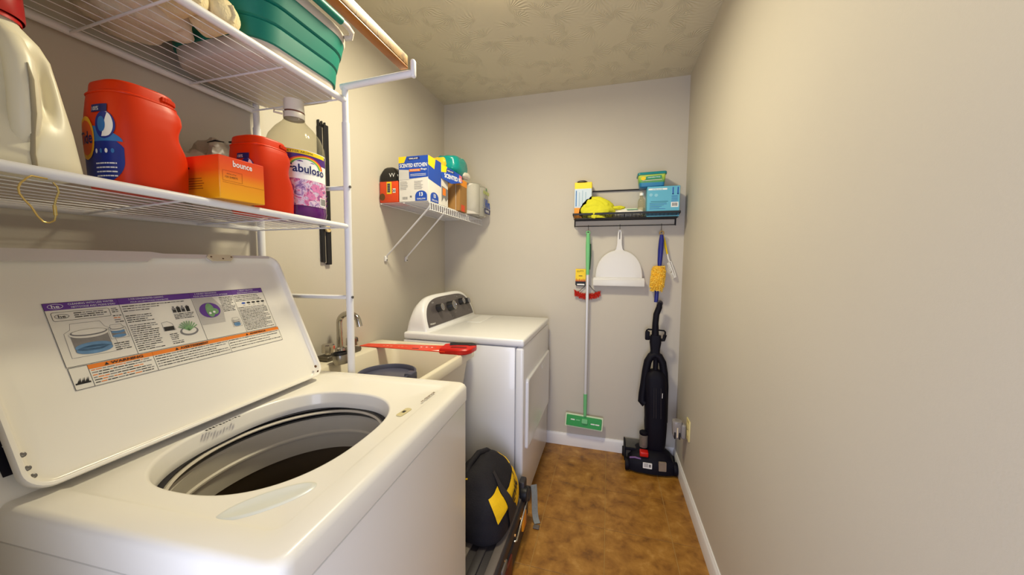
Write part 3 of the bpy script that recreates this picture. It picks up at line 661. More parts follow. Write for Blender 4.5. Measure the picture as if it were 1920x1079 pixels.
# ---- goods on the lower shelf
def shell(mb, m, c, zs, n=3.0, seg=64, cap=True):
    """zs: list of (z, hx, hy, dx, dy)"""
    e = 2 / n; rings = []
    for z, hx, hy, dx, dy in zs: rings.append([(c[0] + dx + hx * spow(cos(2 * pi * j / seg), e), c[1] + dy + hy * spow(sin(2 * pi * j / seg), e), z) for j in range(seg)])
    return mb.loft(rings, m, cap, cap)
def interp(zs, z):
    for a, b in zip(zs, zs[1:]):
        if a[0] <= z <= b[0]:
            f = (z - a[0]) / max(1e-9, b[0] - a[0]); return [a[i] + (b[i] - a[i]) * f for i in range(5)]
    return zs[-1] if z > zs[-1][0] else zs[0]
def on_shell(c, zs, n, th0, scale):
    """maps flat label coordinates (arc, height) on to the shell around direction th0"""
    e = 2 / n
    tab = []; 
    _, hx, hy, dx, dy = interp(zs, zs[len(zs) // 2][0]); s_ = 0; prev = None
    for i in range(721):
        th = th0 - 2.4 + 4.8 * i / 720; p = (hx * spow(cos(th), e), hy * spow(sin(th), e))
        if prev: s_ += sqrt((p[0] - prev[0]) ** 2 + (p[1] - prev[1]) ** 2)
        prev = p; tab.append((s_, th))
    mid = tab[360][0]; 
    def f(x, z, off=.0006):
        t_ = x + mid; lo, hi = 0, 720
        while hi - lo > 1:
            k_ = (lo + hi) // 2
            if tab[k_][0] < t_: lo = k_
            else: hi = k_
        th = tab[lo][1] + (tab[hi][1] - tab[lo][1]) * (t_ - tab[lo][0]) / max(1e-9, tab[hi][0] - tab[lo][0])
        _, hx, hy, dx, dy = interp(zs, z); hx += off; hy += off
        return (c[0] + dx + hx * spow(cos(th), e), c[1] + dy + hy * spow(sin(th), e), z)
    return f
def patch(mb, f, x0, x1, z0, z1, m, off, mask=None, nu=24, nv=24):
    V = []; F = []
    for j in range(nv + 1):
        for i in range(nu + 1):
            u, v = i / nu, j / nv
            if mask: a, b = mask(v); x = x0 + (x1 - x0) * (a + (b - a) * u)
            else: x = x0 + (x1 - x0) * u
            V.append(f(x, z0 + (z1 - z0) * v, off))
    for j in range(nv):
        for i in range(nu): k_ = j * (nu + 1) + i; F.append((k_, k_ + 1, k_ + nu + 2, k_ + nu + 1))
    mb.add(V, F, m)
circ = lambda v: (.5 - .5 * sqrt(max(0, 1 - (2 * v - 1) ** 2)), .5 + .5 * sqrt(max(0, 1 - (2 * v - 1) ** 2)))
M_org = mat('orange_tub_plastic', (204, 48, 0), .42, spec=.3, var=(4, .04))
M_tgold = mat('logo_yellow', (240, 176, 20), .45, var=None); M_tdk = mat('logo_orange', (226, 92, 20), .45, var=None); M_lnavy = mat('label_navy', (14, 40, 130), .4, var=(40, .25)); M_lsky = mat('label_sky', (42, 110, 178), .4, var=(30, .2))

def pod_tub(label, c, hx, hy, z0, h, grp=None):
    t = thing('detergent_tub', label, 'tub', (c[0], c[1], z0), group='orange detergent tubs on the rack'); Z = lambda f: z0 + h * f
    zs = [(Z(0), hx * .86, hy * .86, 0, 0), (Z(.012), hx * .93, hy * .93, 0, 0), (Z(.05), hx * .97, hy * .97, 0, 0), (Z(.2), hx * .985, hy * .985, 0, 0), (Z(.45), hx * 1.0, hy * 1.0, 0, 0), (Z(.62), hx * 1.0, hy * 1.0, 0, 0), (Z(.74), hx * .97, hy * .965, 0, 0),
          (Z(.82), hx * .935, hy * .91, 0, -.03 * hy), (Z(.87), hx * .90, hy * .85, 0, -.07 * hy), (Z(.885), hx * .88, hy * .83, 0, -.08 * hy)]
    # grip dimple towards the far front corner
    def dent(p):
        x, y, z = p; d = Vector(((y - (c[1] + hy)) / .055, (z - Z(.60)) / (h * .16)))
        if y > c[1] and x > c[0] - hx * .2: return (x, y - .016 * math.exp(-d.length_squared * 1.3) * 1.0, z)
        return p
    m = MB(); e = 2 / 3.0; rings = []
    fine = []
    for a, b in zip(zs, zs[1:]):
        for k_ in range(4): fine.append([a[i] + (b[i] - a[i]) * k_ / 4 for i in range(5)])
    fine.append(list(zs[-1]))
    for z, ax, ay, dx, dy in fine: rings.append([dent((c[0] + ax * spow(cos(2 * pi * j / 72), e), c[1] + dy + ay * spow(sin(2 * pi * j / 72), e), z)) for j in range(72)])
    m.loft(rings, M_org); part(m, 'body', t, angle=50)
    m = MB(); shell(m, M_org, c, [(Z(.872), hx * .90, hy * .85, 0, -.08 * hy), (Z(.882), hx * .91, hy * .865, 0, -.08 * hy), (Z(.89), hx * .90, hy * .85, 0, -.08 * hy), (Z(.90), hx * .85, hy * .80, 0, -.08 * hy), (Z(.975), hx * .83, hy * .78, 0, -.08 * hy), (Z(.99), hx * .82, hy * .765, 0, -.08 * hy), (Z(1.0), hx * .78, hy * .725, 0, -.08 * hy)]); ld = part(m, 'lid', t, angle=40)
    m = MB()
    for i in range(9):
        th = radians(12 + 5.0 * i); p = Vector((c[0] + hx * .838 * spow(cos(th), e), c[1] - .08 * hy + hy * .79 * spow(sin(th), e), Z(.94)))
        m.box((p.x - .002, p.y - .0022, p.z - h * .022), (p.x + .0035, p.y + .0022, p.z + h * .022), M_org, .0008, 1)
    part(m, 'grip_ribs', ld, stuff=True)
    f_ = on_shell(c, zs, 3.0, -pi / 2, 1); f = lambda x, z, off=.0006: f_(x * .82 - .004, z, off); m = MB(); s_ = h / .21
    lab = lambda v: (0, .62 + .38 * sqrt(max(0, 1 - max(0, (.45 - v) / .45) ** 2)) if v < .45 else 1 - .25 * max(0, (v - .72) / .28))
    patch(m, f, -.052 * s_, .078 * s_, Z(.04), Z(.50), M_lnavy, .0006, lab)
    patch(m, f, -.052 * s_, .077 * s_, Z(.42), Z(.56), M_lsky, .0008, lambda v: (0, 1 - .5 * v * v))
    patch(m, f, .018 * s_, .066 * s_, Z(.44), Z(.69), M_lnavy, .0010, circ); patch(m, f, .03 * s_, .062 * s_, Z(.46), Z(.68), M_wprint, .0012, lambda v: (.15 + .5 * v, .5 + .5 * sqrt(max(0, 1 - (2 * v - 1) ** 2)))); patch(m, f, .026 * s_, .046 * s_, Z(.50), Z(.64), M_lsky, .0014, circ)
    patch(m, f, .004 * s_, .05 * s_, Z(.685), Z(.755), M_navy, .0012); m.text('100%', .008 * s_, M_wprint, pos=(.018 * s_, Z(.715)), fn=lambda x, z: f(x, z, .0016))
    patch(m, f, -.05 * s_, .012 * s_, Z(.26), Z(.66), M_tgold, .0013, circ); patch(m, f, -.045 * s_, .007 * s_, Z(.30), Z(.62), M_tdk, .0015, circ)
    m.text('Tide', .024 * s_, M_navy, pos=(-.019 * s_, Z(.46)), fn=lambda x, z: f(x, z, .0019), bold=.02, width=.05 * s_)
    q = random.Random(2)
    for j in range(4):
        zz = Z(.215 - .038 * j); x = .01 * s_
        while x < .062 * s_:
            e_ = min(x + q.uniform(.004, .012), .064 * s_); patch(m, f, x, e_, zz, zz + h * .012, M_wprint, .0011, None, 3, 1); x = e_ + .0012
    for i in range(4): patch(m, f, (.012 + .014 * i) * s_, (.019 + .014 * i) * s_, Z(.31), Z(.355), M_lsky if i % 2 else M_wprint, .0011, circ, 4, 6)
    part(m, 'label', t, label='blue and yellow printed label', angle=80)
    return t
pod_tub('large orange detergent pod tub between the white jug and the small box', (-.925, .496), .064, .066, 1.4225, .200)
pod_tub('smaller orange detergent pod tub between the purple jug and the small box', (-.916, .750), .062, .066, 1.412, .198)

# white jug with red cap
J = thing('detergent_jug', 'large white detergent jug with a red cap on the lower rack shelf', 'jug', (-.925, .307, 1.422))
M_jug = mat('white_jug_plastic', (226, 220, 196), .38, var=(4, .03)); jc = (-.925, .307)
zs = [(1.4225, .050, .086, 0, 0), (1.427, .056, .095, 0, 0), (1.435, .059, .099, 0, 0), (1.50, .058, .090, 0, 0), (1.55, .056, .081, 0, 0), (1.585, .052, .076, 0, .0), (1.612, .046, .070, 0, 0.002), (1.632, .040, .056, 0, .006), (1.645, .035, .041, 0, .009), (1.652, .032, .034, 0, .01), (1.663, .031, .031, 0, .01)]
m = MB(); rings = []; fine = []
for a, b in zip(zs, zs[1:]):
    for k_ in range(4): fine.append([a[i] + (b[i] - a[i]) * k_ / 4 for i in range(5)])
fine.append(list(zs[-1]))
def jd(p):
    x, y, z = p
    if x > jc[0]:
        g = math.exp(-((z - 1.56) / .05) ** 4)
        for yy, wd in ((.296, .020), (.360, .012)): x -= .022 * g * math.exp(-((y - yy + .0) / wd) ** 2)
    return (x, y, z)
for z, ax, ay, dx, dy in fine: rings.append([jd((jc[0] + dx + ax * spow(cos(2 * pi * j / 96), 2 / 2.9), jc[1] + dy + ay * spow(sin(2 * pi * j / 96), 2 / 2.9), z)) for j in range(96)])
m.loft(rings, M_jug); part(m, 'body', J, angle=60)
m = MB(); m.tube([(-.892, .322, 1.634), (-.878, .326, 1.618), (-.868, .329, 1.59), (-.8635, .3295, 1.55), (-.864, .3295, 1.51), (-.867, .329, 1.485), (-.878, .329, 1.468)], [.012, .014, .0155, .016, .016, .014, .008], M_jug, 16); part(m, 'handle', J, angle=60)
m = MB(); m.tube([(-.8512, .331, 1.584), (-.8470, .332, 1.56), (-.8478, .332, 1.51), (-.8545, .332, 1.482), (-.8660, .3345, 1.452), (-.8655, .336, 1.428)], [.001, .0028, .003, .0026, .003, .003], mat('level_strip', (150, 140, 116), .3, var=(20, .05)), 8, flat=.6); part(m, 'level_window', J, label='translucent grey level strip down the handle')
m = MB(); T = Matrix.Translation((jc[0], jc[1] + .01, 0)); m.lathe([(.038, 1.654), (.038, 1.66), (.034, 1.664)], M_red, 36, T)
M_cap = mat('red_cap', (170, 14, 8), .28, var=(10, .05), coat=.2)
m.lathe([(.041, 1.661), (.042, 1.665), (.040, 1.725), (.037, 1.73), (.001, 1.731)], M_cap, 40, T)
part(m, 'cap', J, label='red screw cap')

# dryer sheet box
bz = 1.4268; bx0, bx1, by0, by1, bz1 = -.942, -.825, .576, .680, 1.521
t = thing('dryer_sheet_box', 'small orange and yellow cardboard box on the rack shelf between two orange tubs', 'box', (-.906, .64, bz))
def grad_box(name, stops, axis='Z', z0=0, z1=1):
    mm = bpy.data.materials.new(name); mm.use_nodes = True; nt = mm.node_tree; N = nt.nodes; L = nt.links; b = N['Principled BSDF']
    tc = N.new('ShaderNodeTexCoord'); sp_ = N.new('ShaderNodeSeparateXYZ'); mr = N.new('ShaderNodeMapRange'); mr.inputs['From Min'].default_value = z0; mr.inputs['From Max'].default_value = z1
    r_ = N.new('ShaderNodeValToRGB')
    while len(r_.color_ramp.elements) < len(stops): r_.color_ramp.elements.new(.5)
    for e_, (p, c_) in zip(r_.color_ramp.elements, stops): e_.position = p; e_.color = (*lin(c_), 1)
    L.new(tc.outputs['Object'], sp_.inputs[0]); L.new(sp_.outputs[axis], mr.inputs['Value']); L.new(mr.outputs[0], r_.inputs['Fac']); L.new(r_.outputs['Color'], b.inputs['Base Color']); b.inputs['Roughness'].default_value = .45
    return mm
M_bnc = grad_box('printed_orange_carton', [(0, (248, 176, 20)), (.42, (246, 150, 20)), (.62, (240, 96, 24)), (1, (230, 56, 22))], 'Z', 0, .1)
m = MB(); m.box((bx0, by0, bz), (bx1, by1, bz1), M_bnc, .0012, 1); part(m, 'carton', t)
m = MB(); F1 = frame((bx1, (by0 + by1) / 2, bz), (0, 1, 0), (0, 0, 1)); F2 = frame(((bx0 + bx1) / 2, by0, bz), (1, 0, 0), (0, 0, 1))
m.text('bounce', .0135, M_wprint, F1, (.0, .081), .0006, .022, .044)
for a in ((-.045, .040, -.002, .0405), (-.045, .062, -.002, .0625), (-.045, .040, -.0445, .0625), (-.0025, .040, -.002, .0625), (-.045, .036, .05, .0365)): m.rect(*a, mat('brown_print', (140, 60, 20), .5, var=None) if a[0] == -.045 and a[1] == .040 and a[3] < .041 else M_kprint if False else m.mats[-1], F1, .0006)
m.text('120 SHEETS', .004, M_kprint, F1, (-.026, .049), .0006); m.text('6.4 in x 9 in', .003, M_kprint, F1, (-.026, .056), .0006)
q = random.Random(4)
for i in range(5): m.rect(-.045, .022 + .0055 * i, -.045 + q.uniform(.05, .07), .0232 + .0055 * i, m.mats[1], F2, .0006)
m.rect(-.045, .066, -.03, .070, M_kprint, F2, .0006)
part(m, 'box_print', t, label='white brand lettering and small brown text', angle=80, stuff=True)

# crumpled plastic bag behind the box
m = MB(); blob(m, (-1.085, .775, 1.51), (.065, .115, .116), mat('grey_plastic_bag', (176, 166, 150), .3, var=(12, .1)), .03, 16, 2.3, 48, 26, 5, 1.408); t = thing('plastic_bag', 'crumpled translucent grey plastic bag with black print behind the orange box', 'bag', (-1.085, .765, 1.405)); part(m, 'bag', t)
m = MB(); m.tube([(-1.06, .77, 1.628), (-1.045, .79, 1.633), (-1.04, .82, 1.628), (-1.05, .84, 1.612)], [.004, .011, .009, .003], M_black, 8, flat=.5); m.tube([(-1.04, .70, 1.603), (-1.033, .715, 1.612), (-1.03, .735, 1.614)], [.002, .005, .002], M_black, 8, flat=.5); part(m, 'bag_print', t, label='black printed patches on the bag', stuff=True)

# purple cleaner jug
FC = (-.948, .888); z0 = 1.409
P_ = thing('cleaner_jug', 'clear plastic jug of purple cleaner with a colourful label at the rack end', 'jug', (*FC, z0))
M_pet = clear_mat('clear_pet', (226, 220, 190), .07, .93); M_liq = mat('purple_liquid', (84, 16, 100), .12, var=(8, .1), coat=.3)
fz = [(z0, .064, .064, 0, 0), (z0 + .006, .073, .073, 0, 0), (z0 + .03, .0785, .0785, 0, 0), (z0 + .035, .077, .077, 0, 0), (z0 + .09, .078, .078, 0, 0), (z0 + .19, .078, .078, 0, 0), (z0 + .205, .0785, .0785, 0, 0), (z0 + .235, .075, .075, 0, 0), (z0 + .262, .066, .066, 0, 0), (z0 + .286, .050, .050, 0, 0), (z0 + .305, .032, .032, 0, 0), (z0 + .314, .0265, .0265, 0, 0), (z0 + .322, .0265, .0265, 0, 0)]
m = MB(); shell(m, M_pet, FC, [(z0 + .100, .0779, .0779, 0, 0)] + fz[5:], 2.35, 64, False); part(m, 'bottle', P_, angle=60, label='clear plastic bottle wall')
m = MB(); shell(m, M_liq, FC, fz[:5] + [(z0 + .100, .0779, .0779, 0, 0)], 2.35, 64, True); part(m, 'purple_liquid', P_, label='purple liquid in the lower part')
m = MB(); T = Matrix.Translation((*FC, 0)); m.lathe([(.0285, z0 + .316), (.029, z0 + .318), (.029, z0 + .332), (.0275, z0 + .334), (.0275, z0 + .337), (.0285, z0 + .338), (.027, z0 + .372), (.001, z0 + .373)], mat('ivory_cap', (222, 216, 200), .4), 32, T); part(m, 'cap', P_)
m = MB(); m.lathe([(.0289, z0 + .3325), (.0293, z0 + .3345), (.0289, z0 + .337)], mat('brown_ring', (110, 70, 50), .5), 32, T); part(m, 'cap_ring', P_, label='brown band under the cap')
m = MB(); m.tube([(FC[0] - .005, FC[1] - .03, z0 + .334), (FC[0] - .02, FC[1] - .05, z0 + .33), (FC[0] - .012, FC[1] - .058, z0 + .318), (FC[0] + .004, FC[1] - .044, z0 + .316)], .0028, mat('ivory_strap', (214, 206, 186), .4), 8); part(m, 'neck_loop', P_)
f = on_shell(FC, fz, 2.35, radians(-17), 1); m = MB()
M_lpur = mat('label_purple', (74, 34, 120), .4, var=(20, .1)); M_flow = ramp_mat('printed_flowers', 42, [(.3, (70, 60, 120)), (.42, (150, 110, 170)), (.5, (214, 200, 220)), (.58, (196, 84, 140)), (.66, (110, 90, 150)), (.8, (60, 100, 70))], .4, 5, 1.2)
f0 = f; f = lambda x, z, off=.0006: f0(x * 1.06, z + .008, off); patch(m, f, -.075, .068, z0 + .038, z0 + .20, M_wprint, .0006, None, 40, 20); patch(m, f, -.075, .068, z0 + .038, z0 + .115, M_flow, .0009, None, 40, 14)
patch(m, f, -.075, .068, z0 + .165, z0 + .197, M_lpur, .0009, lambda v: (.02 * v, 1 - .02 * v), 40, 6); patch(m, f, -.062, .058, z0 + .187, z0 + .198, M_yellow, .0012, None, 40, 3)
m.text('BETTER AROMA', .0055, M_kprint, pos=(-.02, z0 + .1925), fn=lambda x, z: f(x, z, .0015), width=.07)
for i, cm in enumerate(((214, 60, 40), (240, 180, 30), (90, 170, 80))):
    mm = mat('rainbow_%d' % i, cm, .4, var=None); r0 = .052 - .005 * i
    V = []; F = []
    for k_ in range(25):
        a = pi * k_ / 24
        for rr_ in (r0, r0 - .0052): V.append(f(-.004 + rr_ * cos(a), z0 + .150 + rr_ * .62 * sin(a), .0013 + .0001 * i))
    for k_ in range(24): F.append((2 * k_, 2 * k_ + 1, 2 * k_ + 3, 2 * k_ + 2))
    m.add(V, F, mm)
V = [f(-.004, z0 + .150, .0012)] + [f(-.004 + .037 * cos(pi * k_ / 20), z0 + .150 + .024 * sin(pi * k_ / 20), .0012) for k_ in range(21)]; m.add(V, [(0, k_, k_ + 1) for k_ in range(1, 21)], M_wprint)
m.text('Fabuloso', .026, M_wprint, pos=(.0, z0 + .145), fn=lambda x, z: f(x, z, .0016), bold=.075, width=.108); m.text('Fabuloso', .024, M_navy, pos=(.0, z0 + .145), fn=lambda x, z: f(x, z, .0021), bold=.02, width=.104)
for x, z, r_ in ((.022, z0 + .094, .016), (.008, z0 + .066, .013), (.04, z0 + .082, .010)):
    for k_ in range(6):
        a = k_ * pi / 3; patch(m, f, x + .55 * r_ * cos(a) - r_ * .5, x + .55 * r_ * cos(a) + r_ * .5, z + .5 * r_ * sin(a) - r_ * .32, z + .5 * r_ * sin(a) + r_ * .32, mat('petal', (206, 120, 170), .4, var=(60, .25)) if k_ == 0 else m.mats[-1], .0013, circ, 4, 6)
patch(m, f, .036, .062, z0 + .043, z0 + .068, M_wprint, .0014, None, 4, 2)
for i in range(9): patch(m, f, .038 + .0025 * i, .0392 + .0025 * i + .0005 * (i % 3), z0 + .046, z0 + .066, M_gprint, .0017, None, 1, 1)
part(m, 'label', P_, label='white, purple and yellow label with a rainbow and flowers', angle=80)
for z in (.06, .075, .09):
    m = MB(); m.tube([(FC[0] + .078 * spow(cos(a), 2 / 2.35), FC[1] + .078 * spow(sin(a), 2 / 2.35), z0 + z) for a in [radians(44 + 6 * i) for i in range(8)]], .0035, M_liq, 6); part(m, 'grip_rib', P_)

# gold wire hook hanging from the front rail
pts = [(.3336, 1.4115), (.318, 1.4125), (.3121, 1.4077), (.3059, 1.399), (.3036, 1.3917), (.3041, 1.3842), (.308, 1.3757), (.3139, 1.3667), (.3192, 1.3533), (.3244, 1.3452), (.3301, 1.3443), (.3356, 1.3482), (.3372, 1.3565), (.3369, 1.3719), (.3392, 1.3828), (.3424, 1.3932), (.3412, 1.4011), (.3372, 1.4067)]
m = MB(); M_gold = mat('brass_wire', (204, 176, 104), .25, metal=.85, var=(20, .05))
m.tube([(-.8285 - (.0 if i > 1 else .004), y, z) for i, (y, z) in enumerate(pts)], .00125, M_gold, 8)
t = thing('curtain_hook', 'pear-shaped gold wire hook hanging from the lower shelf rail', 'hook', (-.828, .325, 1.41)); part(m, 'wire', t)
m = MB(); m.tube([(-.8285, .3372, 1.3565), (-.8285, .3369, 1.3719)], .0022, M_gold, 8); part(m, 'clasp', t)

# ---- goods on the upper shelf
UZ = 1.8145
M_towel = mat('cream_towel', (222, 206, 164), .9, var=(24, .08), bump=(160, .5)); M_linen = mat('pale_linen', (216, 204, 180), .9, var=(10, .12), bump=(90, .5)); M_tan = mat('tan_linen', (196, 178, 146), .9, var=(10, .12), bump=(90, .5))
M_ycl = mat('yellow_fabric', (226, 176, 40), .9, var=(14, .1), bump=(90, .4)); M_maroon = mat('maroon_fabric', (92, 24, 20), .85, var=(14, .15), bump=(90, .4))
GL = 'linens on the upper rack shelf'
def cloth(label, c, h, m_, amp, fr_, seed, n=2.8, rot=0):
    mb = MB(); blob(mb, c, h, m_, amp, fr_, n, 56, 26, seed, UZ, rot); return solo(mb, 'towel', label, 'towel', (c[0], c[1], UZ), group=GL, angle=60)
# rolled cream towels whose ends show over the front rail
for i, (y, z, r_) in enumerate(((.565, UZ + .036, .034), (.633, UZ + .038, .034))):
    t = thing('rolled_towel', ['cream rolled towel on the upper rack shelf, farther from the teal basket', 'cream rolled towel on the upper rack shelf, right beside the teal basket'][i], 'towel', (-.92, y, UZ), group=GL)
    m = MB(); n_ = 22
    m.loft([[(x, y + (r_ * (1 - .12 * (k_ in (0, n_)))) * cos(a) * (1 + .05 * sin(3 * a + x * 50)), z + r_ * sin(a) * (1 + .05 * sin(4 * a + x * 40)) - .0005, ) for a in [2 * pi * j / 28 for j in range(28)]] for k_, x in enumerate([-.86 - .075 * k_ / n_ for k_ in range(n_ + 1)])], M_towel); part(m, 'roll', t, angle=60)
    m = MB(); m.sphere((-.862, y, z), (.016, r_ * .9, r_ * .9), M_towel, 24); m.tube([(-.8475, y + .004, z - r_ * .5), (-.846, y + .009, z), (-.8475, y + .003, z + r_ * .55)], .004, M_towel, 8); part(m, 'rolled_edge', t, angle=60)
cloth('pale folded linen in the middle of the upper rack shelf beside the teal basket', (-1.055, .575, UZ + .05), (.112, .080, .055), M_linen, .018, 18, 3)
cloth('tan bunched linen on the upper shelf above the large orange tub', (-1.065, .40, UZ + .055), (.11, .088, .06), M_tan, .022, 16, 8)
cloth('pale crumpled sheet at the front rail of the upper rack shelf', (-.893, .460, UZ + .045), (.052, .068, .05), M_linen, .016, 20, 12)
cloth('yellow cloth tucked between pale linens on the upper rack shelf', (-.930, .325, UZ + .03), (.075, .058, .034), M_ycl, .012, 18, 4)
cloth('maroon cloth at the wall side of the upper rack shelf', (-1.10, .25, UZ + .035), (.07, .062, .04), M_maroon, .01, 16, 6)

# teal collapsible basket
bc = (-1.012, .842); t = thing('laundry_basket', 'teal and white collapsible laundry basket on the upper rack shelf', 'basket', (*bc, UZ))
M_teal = mat('teal_silicone', (8, 116, 100), .45, var=(6, .06)); M_bwht = mat('basket_white', (206, 196, 186), .4, var=(8, .03))
bs = lambda d, z, r_=.07: [(x, y, z) for x, y in rrect(.150 + d, .150 + d, r_ + d, 8, *bc)]
m = MB(); m.loft([bs(-.004, UZ), bs(.0, UZ + .003), bs(.006, UZ + .038), bs(.002, UZ + .04), bs(-.004, UZ + .004)], M_bwht, True, True); part(m, 'base', t, label='white rigid basket base', angle=45)
prof = [(.006, .036), (.0115, .038), (.0155, .080), (.0125, .084), (.0185, .088), (.0265, .124), (.0225, .128), (.0305, .132), (.0385, .170), (.034, .171), (.02, .12), (.004, .04)]
m = MB(); m.loft([bs(d, UZ + z) for d, z in prof], M_teal, False, False); part(m, 'folding_wall', t, label='teal folding wall with stepped bands', angle=40)
m = MB(); m.loft([bs(d + .034, UZ + z) for d, z in ((.0, .169), (.006, .169), (.009, .176), (.009, .192), (.006, .196), (.0, .196), (-.003, .192), (-.003, .172))], M_bwht, False, False); rim = part(m, 'rim', t, label='white rigid rim', angle=40)
hx_ = bc[0] + .150 + .042; hz = UZ + .196
m = MB(); m.tube([(hx_ - .008, bc[1] + .13, hz - .014), (hx_ + .006, bc[1] + .142, hz - .008), (hx_ + .016, bc[1] + .135, hz + .002), (hx_ + .020, bc[1] + .11, hz + .006), (hx_ + .020, bc[1] + .085, hz + .006), (hx_ + .020, bc[1] - .085, hz + .006), (hx_ + .018, bc[1] - .12, hz + .004), (hx_ + .006, bc[1] - .142, hz - .008), (hx_ - .008, bc[1] - .13, hz - .014)], .0085, M_bwht, 10); hd = part(m, 'handle', t)
m = MB(); m.tube([(hx_ + .020, bc[1] - .085, hz + .006), (hx_ + .020, bc[1] + .085, hz + .006)], .0115, M_teal, 12); part(m, 'grip', hd, label='teal handle grip')
# ------------------------------------------------------------------ black tool strip on the left wall
t = thing('tool_holder', 'tall narrow black strip holder fixed to the left wall behind the rack post', 'tool holder', (XL, 1.255, 1.27))
m = MB(); m.box((XL + .0005, 1.232, 1.285), (XL + .012, 1.252, 1.86), M_black, .002, 1); m.box((XL + .0005, 1.258, 1.275), (XL + .014, 1.285, 1.875), M_black, .002, 1); part(m, 'black_rail', t)
m = MB(); m.box((XL + .0005, 1.251, 1.28), (XL + .008, 1.259, 1.86), mat('crease_glint_grey', (150, 142, 130), .3, var=(60, .4)), .001, 1); part(m, 'centre_strip', t, label='grey strip coloured as the reflection along the middle crease')  # mottled grey stands in for the reflection along the crease
for i in range(6): m = MB(); y = 1.236 + .0085 * i; m.box((XL + .001, y - .002, 1.86), (XL + .011, y + .003, 1.885 - .01 * (i % 2)), M_black, .001, 1); part(m, 'comb_tooth', t)
m = MB(); m.lathe([(.014, 0), (.014, .008), (.008, .009), (.007, .003), (.0, .003)], mat('ivory_knob', (206, 186, 140), .4), 24, frame((XL + .014, 1.262, 1.43), (0, 1, 0), (0, 0, 1)), True); part(m, 'ring_knob', t, label='round ivory ring')

# ------------------------------------------------------------------ wire closet shelf in the far left corner
WS = thing('wire_shelf', 'white wire closet shelf in the far corner above the dryer', 'shelf', (XL, 2.03, 1.60)); DZ = 1.604; SX = -.902
for x, z in ((XL + .012, DZ - .004), (-1.05, DZ - .004), (SX, DZ - .004), (SX + .003, DZ - .042)): m = MB(); m.tube([(x, 1.642, z), (x, YB - .002, z)], .0028, M_rack, 8); part(m, 'rail', WS)
wire_me = None
for i in range(31):
    y = 1.648 + (2.41 - 1.648) * i / 30
    if wire_me is None:
        m = MB(); m.tube([(XL + .004, 0, 0), (SX - .002, 0, 0), (SX + .002, 0, -.004), (SX + .004, 0, -.042)], .0016, M_rack, 6); wire_me = mesh_of(m, 'wire', Matrix.Translation((-XL, -2.03 + 2.03, 0)), True, 40)
    o = bpy.data.objects.new('wire', wire_me); C.objects.link(o); o.parent = WS; o.location = (0, y - 2.03, DZ - 1.60)
for (ya, yb) in ((1.655, 1.685), (1.835, 1.886)):
    m = MB(); m.tube([(SX - .002, ya, DZ - .02), (SX - .012, ya + .002, DZ - .034), (XL + .012, yb, 1.322), (XL + .006, yb, 1.312)], .0062, M_rack, 8, flat=.5); s_ = part(m, 'support_strut', WS)
    m = MB(); m.box((XL + .0005, yb - .009, 1.292), (XL + .012, yb + .009, 1.322), M_rack, .002, 1); m.cyl((XL + .012, yb, 1.30), (XL + .015, yb, 1.30), .004, M_steel); part(m, 'wall_clip', s_)

TZ = DZ + .0022
# orange and black bag pack
t = thing('trash_bag_pack', 'orange and black pack of trash bags at the near end of the wire shelf', 'pack', (-1.138, 1.70, TZ))
M_opk = mat('orange_pack', (214, 70, 26), .45, var=(30, .12)); M_film = mat('black_film', (20, 18, 20), .22, var=(30, .2), bump=(60, .4))
m = MB(); m.box((-1.196, 1.642, TZ), (-1.084, 1.755, TZ + .112), M_opk, .004, 2); part(m, 'wrapper', t)
m = MB(); m.loft([[(x, y, TZ + z) for x, y in rrect(hx, hy, .012, 4, -1.140 + dx, 1.70)] for z, hx, hy, dx in ((.108, .056, .057, 0), (.125, .0575, .058, 0), (.15, .056, .056, .001), (.168, .044, .05, -.004), (.182, .033, .045, -.006), (.19, .022, .036, -.008), (.1925, .008, .02, -.008))], M_film); part(m, 'black_bag_roll', t, label='shiny black rolled bags showing above the orange wrapper')
m = MB(); F = frame((-1.140, 1.642, TZ), (1, 0, 0), (0, 0, 1)); m.rect(-.012, .045, .018, .108, M_yellow, F, .0006); m.rect(-.008, .052, .010, .10, M_gprint, F, .0012); m.rect(.024, .05, .042, .072, M_wprint, F, .0006)
for i in range(5): m.rect(-.006, .056 + .009 * i, .008, .060 + .009 * i, M_kprint, F, .0016)
m.text('30', .014, M_kprint, F, (.033, .061), .0012, .02); m.poly([(-.04 + .017 * cos(a * .5), .03 + .019 * sin(a * .5)) for a in range(13)], mat('brown_circle', (96, 62, 26), .5), F, .0006)
m.text('VV', .02, M_wprint, frame((-1.118, 1.6415, TZ + .142), (1, 0, 0), (0, 0, 1)), (0, 0), .001)
part(m, 'pack_print', t, label='yellow and white label print', angle=80, stuff=True)

